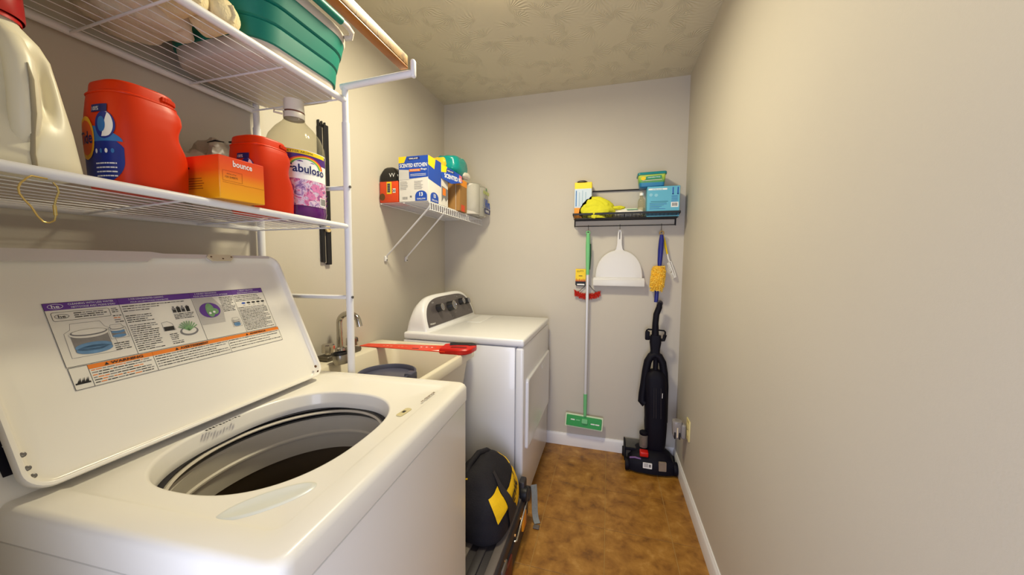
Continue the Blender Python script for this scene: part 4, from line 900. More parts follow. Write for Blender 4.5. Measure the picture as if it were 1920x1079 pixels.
def kitchen_bag_box(label, x0, x1, y0, y1, h, opened):
    t = thing('kitchen_bag_box', label, 'box', ((x0 + x1) / 2, (y0 + y1) / 2, TZ), group='kitchen bag cartons on the wire shelf'); m = MB(); M_ct = M_carton
    hw_, hd = (x1 - x0) / 2, (y1 - y0) / 2
    if not opened: m.box((x0, y0, TZ), (x1, y1, TZ + h), M_ct, .001, 1); part(m, 'carton', t)
    else:
        th_ = .0025
        m.box((x0, y0, TZ), (x0 + th_, y1, TZ + h), M_ct); m.box((x0, y0, TZ), (x1, y0 + th_, TZ + h), M_ct); m.box((x0, y1 - th_, TZ), (x1, y1, TZ + h * .88), M_ct); m.box((x0, y0, TZ), (x1, y1, TZ + th_), M_ct)
        part(m, 'carton', t)
    Fa = frame(((x0 + x1) / 2, y0, TZ), (1, 0, 0), (0, 0, 1)); Fb = frame((x1, (y0 + y1) / 2, TZ), (0, 1, 0), (0, 0, 1))
    m = MB()
    def face(F, w_, full):
        m.poly([(-w_, h * .49), (w_, h * .53 if full else h * .42), (w_, h), (-w_, h)], M_blue, F, .0005)
        m.poly([(-w_, h), (-w_, h * .86), (-w_ * .62, h * .865), (-w_ * .45, h)] if full else [(-w_, h), (-w_, h * .80), (-w_ * .1, h * .76), (w_ * .1, h)], M_yellow, F, .001)
        if full:
            m.poly([(-w_ * .36, h * .915), (w_ * .44, h * .925), (w_ * .42, h * .975), (-w_ * .32, h * .97)], M_navy, F, .001); m.text('KIRKLAND', h * .03, M_wprint, F, (w_ * .03, h * .946), .0016, .01, w_ * .6)
            m.text('SCENTED KITCHEN', h * .085, M_wprint, F, (0, h * .80), .0012, .02, w_ * 1.86); m.rect(-w_ * .28, h * .66, w_ * .48, h * .715, M_orangeprint, F, .001); m.text('Drawstring', h * .035, M_wprint, F, (w_ * .1, h * .688), .0016, 0, w_ * .6); m.text('Bags', h * .05, M_wprint, F, (w_ * .72, h * .70), .0012, .01, w_ * .38)
            m.rect(-w_ * .2, h * .595, w_ * .86, h * .603, M_wprint, F, .001); m.rect(-w_ * .2, h * .565, w_ * .86, h * .573, M_wprint, F, .001)
            m.poly([(-w_, h * .56), (-w_ * .98, h * .72), (-w_ * .3, h * .70), (-w_ * .28, h * .49), (-w_, h * .485)], mat('pale_grey_print', (196, 194, 192), .5, var=(30, .06)), F, .0008)
            q = random.Random(3)
            for c_ in (-.62, .35):
                for i in range(7): m.rect(w_ * (c_ - .3), h * (.44 - .028 * i), w_ * (c_ + q.uniform(.12, .3)), h * (.448 - .028 * i), M_gprint, F, .0005)
            for i in range(8): m.rect(w_ * (-.76 + .045 * i), h * .05, w_ * (-.745 + .045 * i), h * .11, M_kprint, F, .0005)
            m.rect(-w_ * .25, h * .09, -w_ * .12, h * .13, M_gprint, F, .0005)
        cxx = w_ * .52 if full else -w_ * .08; aw = w_ * .40 if full else w_ * .62
        m.poly([(cxx - aw, h * .012), (cxx + aw, h * .012), (cxx + aw, h * .13)] + [(cxx + aw * cos(pi * i / 10) * .98, h * .13 + h * .105 * sin(pi * i / 10)) for i in range(1, 10)] + [(cxx - aw, h * .13)], M_blue, F, .0010)
        m.text('13', h * .085, M_wprint, F, (cxx, h * .155), .0016, .03); m.text('GALLON', h * .034, M_wprint, F, (cxx, h * .055), .0016, .01, aw * 1.4)
    face(Fa, hw_, True)
    if not opened:
        face(Fb, hd, False)
    part(m, 'carton_print', t, label='blue, yellow and white printed panels', angle=80, stuff=True)
    return t, Fb, hd
M_carton = mat('white_carton', (216, 212, 206), .5, var=(12, .04)); M_kraft = mat('kraft_board', (158, 116, 62), .7, var=(14, .1))
kitchen_bag_box('white and blue kitchen bag carton standing near the orange and black pack', -1.077, -.906, 1.642, 1.786, .232, False)
t, Fb, hd = kitchen_bag_box('torn open kitchen bag carton behind the closed one, brown inside showing', -1.06, -.908, 1.790, 1.985, .225, True)
m = MB(); m.box((-1.057, 1.793, TZ + .003), (-1.05, 1.981, TZ + .22), M_kraft); m.box((-1.05, 1.9815, TZ + .003), (-.909, 1.9825, TZ + .196), M_kraft); m.box((-1.05, 1.7925, TZ + .003), (-.909, 1.7935, TZ + .22), M_kraft); part(m, 'kraft_lining', t, label='bare brown cardboard inside')
m = MB(); fl = frame((-.907, 1.79, TZ + .150), (.22, .965, .0), (-.12, 0, 1)); m.prism([(0, .0), (.085, -.015), (.195, .012), (.195, .055), (.06, .075), (0, .078)][::-1], 0, .0022, M_blue, fl)
m.poly([(0, .078), (.06, .075), (.045, .04), (0, .035)], M_yellow, fl, .0026); m.text('SCENTED KI', .026, M_wprint, fl, (.105, .022), .0028, .03, .155); m.rect(.05, .048, .12, .062, M_navy, fl, .0026); m.text('KIRKLAND', .008, M_wprint, fl, (.085, .055), .003, .01, .055); m.poly([(.165, .02), (.19, .015), (.194, .05), (.168, .054)], mat('pink_corner', (216, 110, 120), .5), fl, .0026)
part(m, 'torn_flap', t, label='blue flap folded out with lettering', angle=80)
m = MB(); m.box((-.9095, 1.792, TZ + .002), (-.907, 1.872, TZ + .15), M_carton); m.poly([(0.0, .02), (.03, .05), (.055, .03), (.08, .05), (.08, .1), (.0, .11)], M_gprint, frame((-.907, 1.792, TZ), (0, 1, 0), (0, 0, 1)), .001); m.rect(.012, .06, .05, .1, M_orangeprint, frame((-.907, 1.792, TZ), (0, 1, 0), (0, 0, 1)), .0014); part(m, 'torn_side', t, label='white remains of the torn side')
# orange-topped carton
t = thing('orange_top_carton', 'tan cardboard box with an orange top band beside the torn carton', 'box', (-.95, 2.045, TZ))
m = MB(); m.box((-1.05, 1.99, TZ), (-.885, 2.10, TZ + .195), M_kraft, .002, 1); part(m, 'carton', t)
m = MB(); Fk = frame((-.885, 2.045, TZ), (0, 1, 0), (0, 0, 1)); m.rect(-.055, .155, .055, .195, mat('orange_band', (236, 146, 24), .5), Fk, .0006); m.rect(-.035, .0, .02, .04, M_opk, Fk, .0006); Fk2 = frame((-.9675, 1.99, TZ), (1, 0, 0), (0, 0, 1)); m.rect(.02, .155, .0825, .195, m.mats[0], Fk2, .0006); part(m, 'orange_band', t, label='orange printed band', angle=80)
# teal pack on top
tz = TZ + .2285
t = thing('teal_wipes_pack', 'teal plastic pack with a yellow end lying on top of the cartons', 'pack', (-.96, 1.95, tz))
M_tp = mat('teal_film', (12, 138, 132), .25, var=(14, .12), bump=(50, .4)); m = MB(); blob(m, (-.960, 2.02, TZ + .264), (.090, .112, .066), M_tp, .008, 20, 3.4, 48, 24, 4, TZ + .2); part(m, 'pack', t)
m = MB(); blob(m, (-.985, 1.912, TZ + .262), (.05, .022, .042), mat('yellow_film', (230, 186, 44), .3, var=(40, .15)), .006, 26, 3, 36, 20, 9); part(m, 'yellow_end', t, label='yellow printed end of the pack')
m = MB(); blob(m, (-.885, 2.075, TZ + .228), (.02, .06, .022), mat('white_film', (214, 208, 196), .3, var=(40, .1)), .006, 26, 2.6, 30, 16, 2); m.tube([(-.90, 2.0, TZ + .315), (-.895, 2.05, TZ + .325), (-.90, 2.1, TZ + .318)], .004, M_wprint, 8); part(m, 'film_seam', t, label='white seam of the wrapper')
# clear wrapped roll pack in the corner
t = thing('wrapped_roll_pack', 'clear wrapped pack of white rolls with blue and green print in the corner', 'pack', (-.92, 2.26, TZ))
M_paper2 = mat('paper_roll', (214, 208, 198), .7, var=(30, .04)); M_wrap = clear_mat('clear_wrap', (226, 228, 224), .12, .86)
for y in (2.195, 2.315):
    m = MB(); m.lathe([(.02, 0), (.058, 0), (.060, .004), (.060, .19), (.058, .194), (.02, .194), (.018, .19), (.018, .004), (.02, 0)], M_paper2, 28, Matrix.Translation((-.897, y, TZ + .003))); part(m, 'paper_roll', t)
m = MB(); blob(m, (-.895, 2.257, TZ + .105), (.073, .132, .109), M_wrap, .006, 22, 4.2, 64, 30, 7, TZ); part(m, 'clear_wrap', t, label='clear crinkled plastic wrap', angle=60)
m = MB(); Fw = frame((-.8175, 2.27, TZ), (0, 1, 0), (0, 0, 1)); q = random.Random(8)
m.text('Viva', .062, M_blue, Fw, (.03, .085), .001, .05, .11); m.poly([(-.02, .018), (.085, .018), (.09, .052), (-.03, .052)], M_navy, Fw, .0006); m.text('PAPER', .018, M_wprint, Fw, (.03, .035), .001, .02)
for i in range(5): m.poly([(-.05 + .024 * i, .145), (-.034 + .024 * i, .145), (-.03 + .024 * i, .165), (-.048 + .024 * i, .168)], mat('lime_print', (176, 190, 96), .5) if i == 0 else m.mats[-1], Fw, .0006)
m.poly([(.0, .172), (.02, .17), (.016, .19), (.004, .19)], mat('green_print', (50, 130, 70), .5), Fw, .0006)
for i in range(7): m.rect(-.06 + .006 * i, .05 + .012 * i, -.045 + .004 * i, .054 + .012 * i, M_blue, Fw, .0006)
part(m, 'wrap_print', t, label='blue and green printing on the wrap', angle=80, stuff=True)

# ------------------------------------------------------------------ black metal shelf on the back wall
BS = thing('hanging_shelf', 'black metal wall shelf with a tray and hook bar on the back wall', 'shelf', (.085, YB, 1.575))
bl_, br_, fy_, by_ = -.230, .402, 2.275, 2.412; bzt, bzb = 1.609, 1.576
def bar(name, a, b, r_=.0028, flat=1.0, par=BS): m = MB(); m.tube([a, b], r_, M_black, 8, flat=flat); return part(m, name, par)
m = MB()
m.add([(bl_ + .025, fy_ + .022, bzb), (br_ - .025, fy_ + .022, bzb), (br_, fy_, bzt), (bl_, fy_, bzt)], [(0, 1, 2, 3)], M_black)
m = MB(); m.loft([[(bl_, fy_, bzt), (bl_, fy_ + .0015, bzt), (bl_ + .003, fy_ + .003, bzt - .012), (bl_ + .003, fy_, bzt - .012)], [(br_, fy_, bzt), (br_, fy_ + .0015, bzt), (br_ - .003, fy_ + .003, bzt - .012), (br_ - .003, fy_, bzt - .012)]], M_black); part(m, 'tray_front', BS)
m = MB()
for i in range(96):
    x = bl_ + .006 + (br_ - bl_ - .012) * i / 95; m.tube([(x, fy_ + .001, bzt - .010), (x * .93 + .006, fy_ + .02, bzb + .001)], .0012, M_black, 4)
for i in range(1, 5): m.tube([(bl_ + .004 * i, fy_ + .002 + .0042 * i, bzt - .010 - .0046 * i), (br_ - .004 * i, fy_ + .002 + .0042 * i, bzt - .010 - .0046 * i)], .0010, M_black, 4)
part(m, 'tray_mesh', BS, label='fine black wire mesh front', stuff=True)
for x in (bl_, br_): m = MB(); m.loft([[(x, fy_, bzt), (x, fy_, bzt - .012), (x * .94 + .005, fy_ + .02, bzb), (x, by_, bzb), (x, by_, bzt)], [(x + .002, fy_, bzt), (x + .002, fy_, bzt - .012), (x * .94 + .007, fy_ + .02, bzb), (x + .002, by_, bzb), (x + .002, by_, bzt)]], M_black); part(m, 'tray_end', BS)
bar('tray_rail', (bl_ + .022, fy_ + .02, bzb), (br_ - .022, fy_ + .02, bzb), .0034)
for i in range(9):
    y = fy_ + .03 + (by_ - fy_ - .035) * i / 8; bar('tray_wire', (bl_ + .004, y, bzb - .001), (br_ - .004, y, bzb - .001), .0013)
for i in range(27):
    x = bl_ + .02 + (br_ - bl_ - .04) * i / 26; m = MB(); m.tube([(x, fy_ + .001, bzt - .008), (x, fy_ + .02, bzb + .001), (x, by_, bzb + .001)], .0012, M_black, 6); part(m, 'tray_cross_wire', BS)
for x in (bl_ + .002, br_ - .002): bar('upright', (x, by_ - .002, 1.535), (x, by_ - .002, 1.768), .0032); m = MB(); m.tube([(x, fy_ + .002, bzt - .004), (x, by_ - .004, 1.765)], .0016, M_black, 6) if x < 0 else None
bar('back_rail', (bl_ + .002, by_ - .002, 1.768), (br_ - .002, by_ - .002, 1.768), .0046)
bar('hook_bar', (bl_ + .006, by_ - .012, 1.5385), (br_ - .008, by_ - .012, 1.5385), .0026); bar('bar_end', (bl_ + .006, by_ - .012, 1.5385), (bl_ + .006, by_ - .012, 1.577), .0018); bar('bar_end', (br_ - .008, by_ - .012, 1.5385), (br_ - .008, by_ - .012, 1.577), .0018)
for x in (-.136, .065, .317):
    m = MB(); m.tube([(x, by_ - .009, 1.546), (x, by_ - .016, 1.546), (x, by_ - .0175, 1.535), (x, by_ - .0175, 1.495), (x, by_ - .024, 1.487), (x, by_ - .032, 1.491), (x, by_ - .033, 1.498)], .0015, M_black, 6); part(m, 'hook', BS)
KZ = bzb + .0022
# yellow carton
t = thing('yellow_carton', 'yellow and pale blue narrow carton at the left end of the black shelf', 'box', (-.172, 2.335, KZ))
m = MB(); m.box((-.224, 2.312, KZ), (-.116, 2.400, KZ + .232), grad_box('yellow_carton_print', [(0, (238, 150, 20)), (.30, (238, 150, 20)), (.31, (190, 206, 222)), (.82, (196, 212, 228)), (.83, (244, 214, 24)), (1, (244, 214, 24))], 'Z', 0, .232), .0015, 1); part(m, 'carton', t)
m = MB(); Fy = frame((-.17, 2.312, KZ), (1, 0, 0), (0, 0, 1)); 
for i in range(4): m.rect(-.046 + .004 * (i > 0) * 0 + .020 * i, .08, -.040 + .020 * i, .18 - .01 * (i % 2), M_lsky if i == 0 else mat('pale_print', (160, 186, 206), .5) if i == 1 else m.mats[-1], Fy, .0006)
part(m, 'carton_print', t, angle=80, stuff=True)
m = MB(); m.loft([[(x, y, KZ + .2322 + z) for x, y in rrect(.034 * s_, .03 * s_, .02 * s_, 5, -.178, 2.335)] for z, s_ in ((0, 1), (.006, .95), (.013, .6), (.015, .2))], mat('dark_brown_film', (44, 30, 26), .4)); part(m, 'dark_contents', t, label='dark brown bag showing from the top')
# yellow cloth
m = MB(); M_lime = mat('lime_yellow_cloth', (212, 208, 44), .85, var=(30, .08), bump=(70, .6))
t = thing('cleaning_cloth', 'crumpled lime yellow cleaning cloth piled on the black shelf', 'cloth', (-.075, 2.33, KZ))
def fold(th, ph):
    x, y, z = cos(ph) * cos(th), cos(ph) * sin(th), sin(ph); n1 = noise.noise(Vector((x * 2.0, y * 2.0, z * 2.4 + 3))); n2 = noise.noise(Vector((x * 5 + 4, y * 5, z * 6)))
    ridge = abs(sin(4.5 * z + 2.0 * n1 + 1.8 * x)) ** .7
    k_ = .95 + .10 * ridge + .08 * n1 + .03 * n2
    X_ = -.080 + .106 * x * k_; Y_ = 2.330 + .052 * y * k_
    if X_ < -.113: Y_ = min(Y_, 2.3095)
    return (X_, Y_, max(KZ + .0005, KZ + .050 + .088 * z * k_ * (1 - .25 * max(0, x)) ))
m.loft([[fold(2 * pi * j / 120, -pi / 2 + pi * i / 70) for j in range(120)] for i in [.1] + list(range(1, 70)) + [69.9]], M_lime); part(m, 'crumple', t, angle=80)
m = MB(); blob(m, (.045, 2.335, KZ + .068), (.05, .018, .012), M_lime, .008, 30, 2.4, 40, 16, 3); part(m, 'loose_corner', t, angle=70)
m = MB(); blob(m, (-.098, 2.281, KZ + .020), (.017, .006, .024), M_lime, .004, 40, 2.2, 24, 14, 6); part(m, 'drooping_corner', t, angle=70)
# white wipes packet
t = thing('wipes_packet', 'white soft packet with a green flap on the black shelf beside the yellow cloth', 'packet', (.12, 2.32, KZ))
m = MB(); blob(m, (.115, 2.33, KZ + .027), (.088, .04, .027), mat('white_packet', (226, 222, 212), .35, var=(14, .05)), .006, 20, 3.2, 44, 20, 2, KZ); part(m, 'packet', t)
m = MB(); m.box((.10, 2.287, KZ + .046), (.165, 2.30, KZ + .05), mat('mint_flap', (150, 196, 150), .5), .001, 1); m.box((.085, 2.30, KZ + .049), (.16, 2.345, KZ + .056), mat('pale_mint', (206, 220, 200), .4), .003, 2); part(m, 'green_flap', t, label='green resealable flap')
# clear bottle
t = thing('clear_bottle', 'small clear bottle standing beside the light blue box on the shelf', 'bottle', (.186, 2.325, KZ))
m = MB(); m.lathe([(.018, 0), (.021, .004), (.021, .095), (.018, .11), (.01, .12), (.01, .135)], M_pet, 24, Matrix.Translation((.186, 2.325, KZ)), True); part(m, 'bottle', t)
m = MB(); m.lathe([(.019, .003), (.0195, .06)], mat('pale_soap', (206, 200, 176), .3, var=(8, .04)), 20, Matrix.Translation((.186, 2.325, KZ)), True, True); part(m, 'pale_liquid', t); m = MB(); m.lathe([(.012, .134), (.012, .15), (.002, .152)], M_wprint, 16, Matrix.Translation((.186, 2.325, KZ)), True); part(m, 'cap', t)
# light blue box
t = thing('light_blue_box', 'light blue cardboard glove box at the right end of the black shelf', 'box', (.31, 2.335, KZ))
M_lb = mat('light_blue_carton', (96, 176, 206), .5, var=(10, .04)); m = MB(); m.box((.215, 2.290, KZ), (.398, 2.385, KZ + .18), M_lb, .0015, 1); part(m, 'carton', t)
m = MB(); Fg = frame((.3065, 2.290, KZ), (1, 0, 0), (0, 0, 1)); m.rect(-.085, .158, .02, .168, M_wprint, Fg, .0006); m.text('NITRILE GLOVES', .006, M_lb, Fg, (-.033, .163), .001, .02)
for i in range(2): m.rect(.05 + .027 * i, .13, .056 + .027 * i, .172, M_blue, Fg, .0006); m.poly([(.046 + .027 * i, .134), (.06 + .027 * i, .134), (.053 + .027 * i, .127)], M_blue, Fg, .0006)
m.rect(-.07, .088, .027, .091, mat('dark_cyan_print', (32, 96, 120), .5), Fg, .0006); q = random.Random(6)
for i in range(6): m.rect(-.076, .08 - .007 * i, -.03 + q.uniform(.01, .06), .082 - .007 * i, M_blue if i % 2 else m.mats[-1], Fg, .0006); m.rect(.046, .12 - .007 * i, .08, .122 - .007 * i, M_blue, Fg, .0006)
m.rect(.044, .054, .085, .084, M_wprint, Fg, .0006)
for i in range(9): m.rect(.05 + .0034 * i, .06, .0518 + .0034 * i, .079, M_kprint, Fg, .001)
for a in ((-.07, .13), (-.04, .127)): m.poly([(a[0] + .011 * cos(i), a[1] + .01 * sin(i)) for i in range(6)], mat('pale_cyan', (136, 196, 218), .5), Fg, .0006)
part(m, 'carton_print', t, angle=80, stuff=True)
# teal wipes tub on the blue box
t = thing('teal_lidded_tub', 'green and blue lidded plastic tub tilted on top of the light blue box', 'tub', (.24, 2.34, KZ + .181))
TW = Matrix.Translation((.242, 2.340, KZ + .1815)) @ Matrix.Rotation(radians(-1.5), 4, 'Y'); M_tlid = mat('teal_lid', (22, 128, 138), .35, var=(8, .06)); wt = lambda d, z: [(x, y, z) for x, y in rrect(.078 + d, .048 + d, .014, 5)]
m = MB(); m.loft([wt(-.012, 0), wt(-.008, .004), wt(-.006, .022), wt(-.0058, .0225), wt(0, .074)], grad_box('tub_print', [(0, (24, 110, 160)), (.30, (30, 128, 176)), (.34, (70, 150, 90)), (.6, (150, 194, 70)), (.8, (190, 206, 70)), (1, (120, 190, 110))], 'Z', 0, .08), M=TW); part(m, 'body', t)
m = MB(); m.loft([wt(.002, .072), wt(.005, .073), wt(.005, .083), wt(.002, .087), wt(-.012, .0875), wt(-.016, .0855)], M_tlid, M=TW); part(m, 'lid', t)
m = MB(); Fz = TW @ frame((-.006, -.0485, .0), (1, 0, 0), (0, -.09, 1)); m.poly([(-.03, .042), (.058, .044), (.058, .062), (-.028, .060)], mat('sea_green_print', (30, 140, 110), .5), Fz, .0022); m.text('DISINFECTING', .006, M_wprint, Fz, (.015, .053), .0026, .01, .07); m.poly([(-.045 + .014 * cos(i * .63), .05 + .011 * sin(i * .63)) for i in range(10)], M_yellow, Fz, .0022); m.rect(-.05, .036, .06, .038, M_wprint, Fz, .0022); part(m, 'tub_print', t, angle=80, stuff=True)

# ------------------------------------------------------------------ things on the hooks
M_green = mat('green_plastic', (112, 190, 128), .4, var=(8, .06)); M_pole = mat('aluminium_pole', (214, 214, 218), .35, metal=.25, var=(8, .04)); py = 2.374
t = thing('flat_mop', 'green and silver flat floor mop hanging from the left hook', 'mop', (-.131, py, .16))
m = MB(); m.tube([(-.1325, py, 1.225), (-.1285, py, .36)], .0105, M_pole, 14); part(m, 'pole', t)
m = MB(); m.tube([(-.1355, py, 1.492), (-.1352, py, 1.47), (-.1345, py, 1.40), (-.1335, py, 1.33), (-.1325, py, 1.215)], [.008, .0125, .0150, .0142, .0108], M_green, 16); hg = part(m, 'grip', t)
m = MB(); m.tube([(-.136 + .011 * cos(a), py, 1.493 + .011 * sin(a)) for a in [2 * pi * i / 16 for i in range(16)]], .0035, M_green, 8, closed=True); part(m, 'hang_loop', hg)
m = MB(); m.tube([(-.118, py - .004, 1.42), (-.1165, py - .004, 1.34), (-.1195, py - .004, 1.25)], [.004, .005, .003], mat('dark_green_rubber', (18, 62, 40), .5), 8); part(m, 'grip_pad', hg, label='dark green rubber inlay')
m = MB(); m.tube([(-.1287, py, .40), (-.128, py, .30), (-.1275, py - .004, .245)], [.0125, .012, .010], M_green, 14); part(m, 'socket', t)
MH = frame((-.134, py - .006, .204), (.998, 0, -.045), (.045, .16, .985))
m = MB(); m.prism(rrect(.127, .045, .006, 3), -.008, .0, mat('white_mop_pad', (214, 226, 196), .9, var=(60, .08), bump=(150, .5)), MH, .002); part(m, 'pad', t, label='white cleaning pad round the green plate')
m = MB(); m.prism(rrect(.118, .036, .005, 3), .0, .009, mat('mop_plate_green', (38, 150, 66), .4, var=(14, .1)), MH, .003); m.prism(rrect(.02, .016, .006, 3, .005, .008), .008, .02, M_green, MH, .003); pl = part(m, 'plate', t)
for x in (-.075, -.04, .06, .09): m = MB(); m.prism(rrect(.014, .0035, .003, 3, x, .008 if x < 0 else -.004), .0088, .0105, M_wprint if abs(x) > .05 else M_green, MH); part(m, 'gripper_slot', pl)

t = thing('dustpan', 'white dome-shaped dustpan hanging from the middle hook', 'dustpan', (.065, 2.39, 1.14))
M_pan = mat('white_dustpan', (216, 214, 212), .35, var=(6, .02)); DP = frame((.065, 2.392, 1.14), (1, 0, 0), (0, 0, 1))
dome = [(-.148, .055), (.148, .055)] + [(.148 * cos(a) * (1 if cos(a) > 0 else 1), .055 + .185 * sin(a) ** .85) for a in [radians(6 + 168 * i / 26) for i in range(27)]]
def din(d, z): return [(x * (1 - d / .15), .055 + (y - .055) * (1 - d / .19) + d * .15, z) for x, y in dome]
m = MB(); m.loft([din(0, -.012), din(-.001, -.004), din(0, .006), din(.004, .010), din(.02, .0115), din(.05, .012), din(.08, .0125)], M_pan, M=DP); part(m, 'pan', t, angle=35)
m = MB(); m.box((-.163, .002, -.014), (.163, .052, .026), M_pan, .006, 3, DP); m.box((-.160, .047, .010), (.160, .060, .022), M_pan, .004, 2, DP); part(m, 'lip', t)
m = MB(); m.loft([[(w_ * x, y, z) for x, z in ((-1, -.006), (1, -.006), (1, .008), (-1, .008))] for y, w_ in ((.225, .034), (.25, .019), (.28, .014), (.33, .013), (.362, .010), (.372, .006))], M_pan, M=DP); h_ = part(m, 'handle', t)
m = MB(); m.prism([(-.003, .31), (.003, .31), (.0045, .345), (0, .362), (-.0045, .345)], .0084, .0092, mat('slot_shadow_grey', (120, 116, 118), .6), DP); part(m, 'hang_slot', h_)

t = thing('hand_duster', 'blue-handled hand duster with a fluffy yellow head hanging from the right hook', 'duster', (.30, 2.38, 1.05))
M_blh = mat('blue_handle', (26, 34, 124), .35, var=(8, .08)); dY = 2.372
m = MB(); m.tube([(.3165, dY, 1.475), (.3168, dY, 1.44), (.314, dY, 1.38), (.3115, dY, 1.31), (.311, dY, 1.27)], [.010, .0155, .0165, .014, .011], M_blh, 14); m.tube([(.3015, dY, 1.125), (.2985, dY, 1.048)], .0125, M_blh, 12); part(m, 'handle', t)
m = MB(); m.tube([(.3165 + .012 * cos(a), dY, 1.485 + .012 * sin(a)) for a in [2 * pi * i / 16 for i in range(16)]], .0035, mat('tan_ring', (150, 120, 70), .5), 8, closed=True); part(m, 'hang_ring', t)
m = MB(); M_fluff = mat('yellow_fluff', (244, 204, 84), .95, var=(40, .18)); M_fluff2 = mat('yellow_fluff_core', (232, 176, 44), .95, var=(40, .2)); q = random.Random(11)
def hc(f): return Vector((.309 - .012 * f, dY, 1.278 - .155 * f)), .036 * (1.0 if .12 < f < .85 else .8)
m.tube([tuple(hc(f)[0]) for f in (0, .1, .3, .6, .9, 1.0)], [.02, .036, .040, .038, .034, .018], M_fluff2, 20); part(m, 'core', t)
m = MB()
for i in range(1500):
    f = q.random(); a = q.uniform(0, 2 * pi); c_, r_ = hc(f); d = Vector((cos(a), sin(a), q.uniform(-.7, .3))); p0 = c_ + Vector((cos(a), sin(a), 0)) * r_ * .9; L_ = q.uniform(.006, .014)
    m.tube([p0, p0 + d * L_ * .6, p0 + d * L_ + Vector((0, 0, -.004))], [.0022, .0024, .001], M_fluff if q.random() < .75 else M_fluff2, 5)
part(m, 'fluff', t, label='soft yellow fibres', stuff=True)

t = thing('dish_brush', 'thin yellow and white brush hanging beside the blue duster handle', 'brush', (.37, 2.39, 1.2)); bY = 2.392
m = MB(); m.tube([(.326, bY, 1.478), (.337, bY, 1.44), (.345, bY, 1.40), (.357, bY, 1.352)], [.005, .010, .011, .008], M_yellow, 12, flat=.6); part(m, 'handle', t)
m = MB(); m.tube([(.357, bY, 1.355), (.364, bY, 1.325), (.372, bY, 1.305)], [.009, .012, .011], M_wprint, 10, flat=.5); m.tube([(.368, bY, 1.31), (.395, bY, 1.235), (.406, bY, 1.205), (.411, bY, 1.21), (.404, bY, 1.24), (.378, bY, 1.31)], .003, M_wprint, 8); part(m, 'loop_head', t, label='white looped head')
m = MB(); q = random.Random(12)
for i in range(60):
    f = q.random(); p = Vector((.368 + .036 * f, bY, 1.305 - .095 * f)); m.tube([p, p + Vector((-.010 + q.uniform(-.004, .002), q.uniform(-.004, .004), -.012 + q.uniform(-.004, .004)))], .0006, M_wprint, 4)
part(m, 'bristles', t, stuff=True)

t = thing('bristle_brush', 'red bristle brush on a wire with a yellow card hanging behind the mop pole', 'brush', (-.13, 2.405, 1.06)); rY = 2.407
m = MB(); Fc = frame((-.181, rY - .003, 1.195), (1, 0, 0), (0, 0, 1)); m.prism([(-.034, -.05), (-.028, -.058), (.032, -.058), (.034, -.05), (.034, .058), (-.034, .058)], -.001, .0, M_yellow, Fc); cd = part(m, 'card', t, label='yellow cardboard tag')
m = MB(); m.poly([(-.034, -.05), (-.028, -.058), (.032, -.058), (.034, -.05), (.034, -.026), (-.034, -.026)], M_kprint, Fc, .0008)
M_flame = mat('flame_print', (176, 52, 20), .5)
for i in range(6): m.poly([(-.034 + .0113 * i, -.027), (-.0227 + .0113 * i, -.027), (-.0283 + .0113 * i, -.004 - .004 * (i % 2))], M_flame, Fc, .0012)
m.poly([(-.022, -.052), (.028, -.052), (.026, -.043), (-.022, -.043)], M_wprint, Fc, .0012); m.text('GUTTY', .011, mat('olive_print', (120, 110, 10), .5), Fc, (-.002, .042), .0012, .015, .046); m.rect(-.012, .008, .012, .014, m.mats[-1], Fc, .0012); part(m, 'card_print', cd, angle=80, stuff=True)
m = MB(); m.tube([(-.205, rY, 1.085), (-.17, rY, 1.118), (-.142, rY, 1.145), (-.133, rY, 1.16), (-.133, rY, 1.30)], .0022, M_steel, 8); m.tube([(-.065, rY, 1.085), (-.10, rY, 1.118), (-.124, rY, 1.145), (-.133, rY, 1.16)], .0022, M_steel, 8); part(m, 'wire_stem', t)
m = MB(); m.tube([(-.21, rY - .004, 1.092), (-.16, rY - .004, 1.07), (-.10, rY - .004, 1.068), (-.055, rY - .004, 1.088)], .004, M_steel, 8); part(m, 'spine', t)
m = MB(); q = random.Random(13); M_rb = mat('red_bristles', (196, 34, 18), .8, var=(60, .2)); 
for i in range(900):
    f = q.random(); x = -.212 + .158 * f; zc = 1.090 - .024 * sin(pi * f); a = q.uniform(0, 2 * pi); d = Vector((q.uniform(-.35, .35) + (f - .5) * .8, min(0.002, .35 * cos(a)), sin(a))) * q.uniform(.012, .026)
    p = Vector((x, rY - .006, zc)); m.tube([p, p + d], [.0014, .0009], M_rb, 4)
part(m, 'bristles', t, label='red bristles', stuff=True)

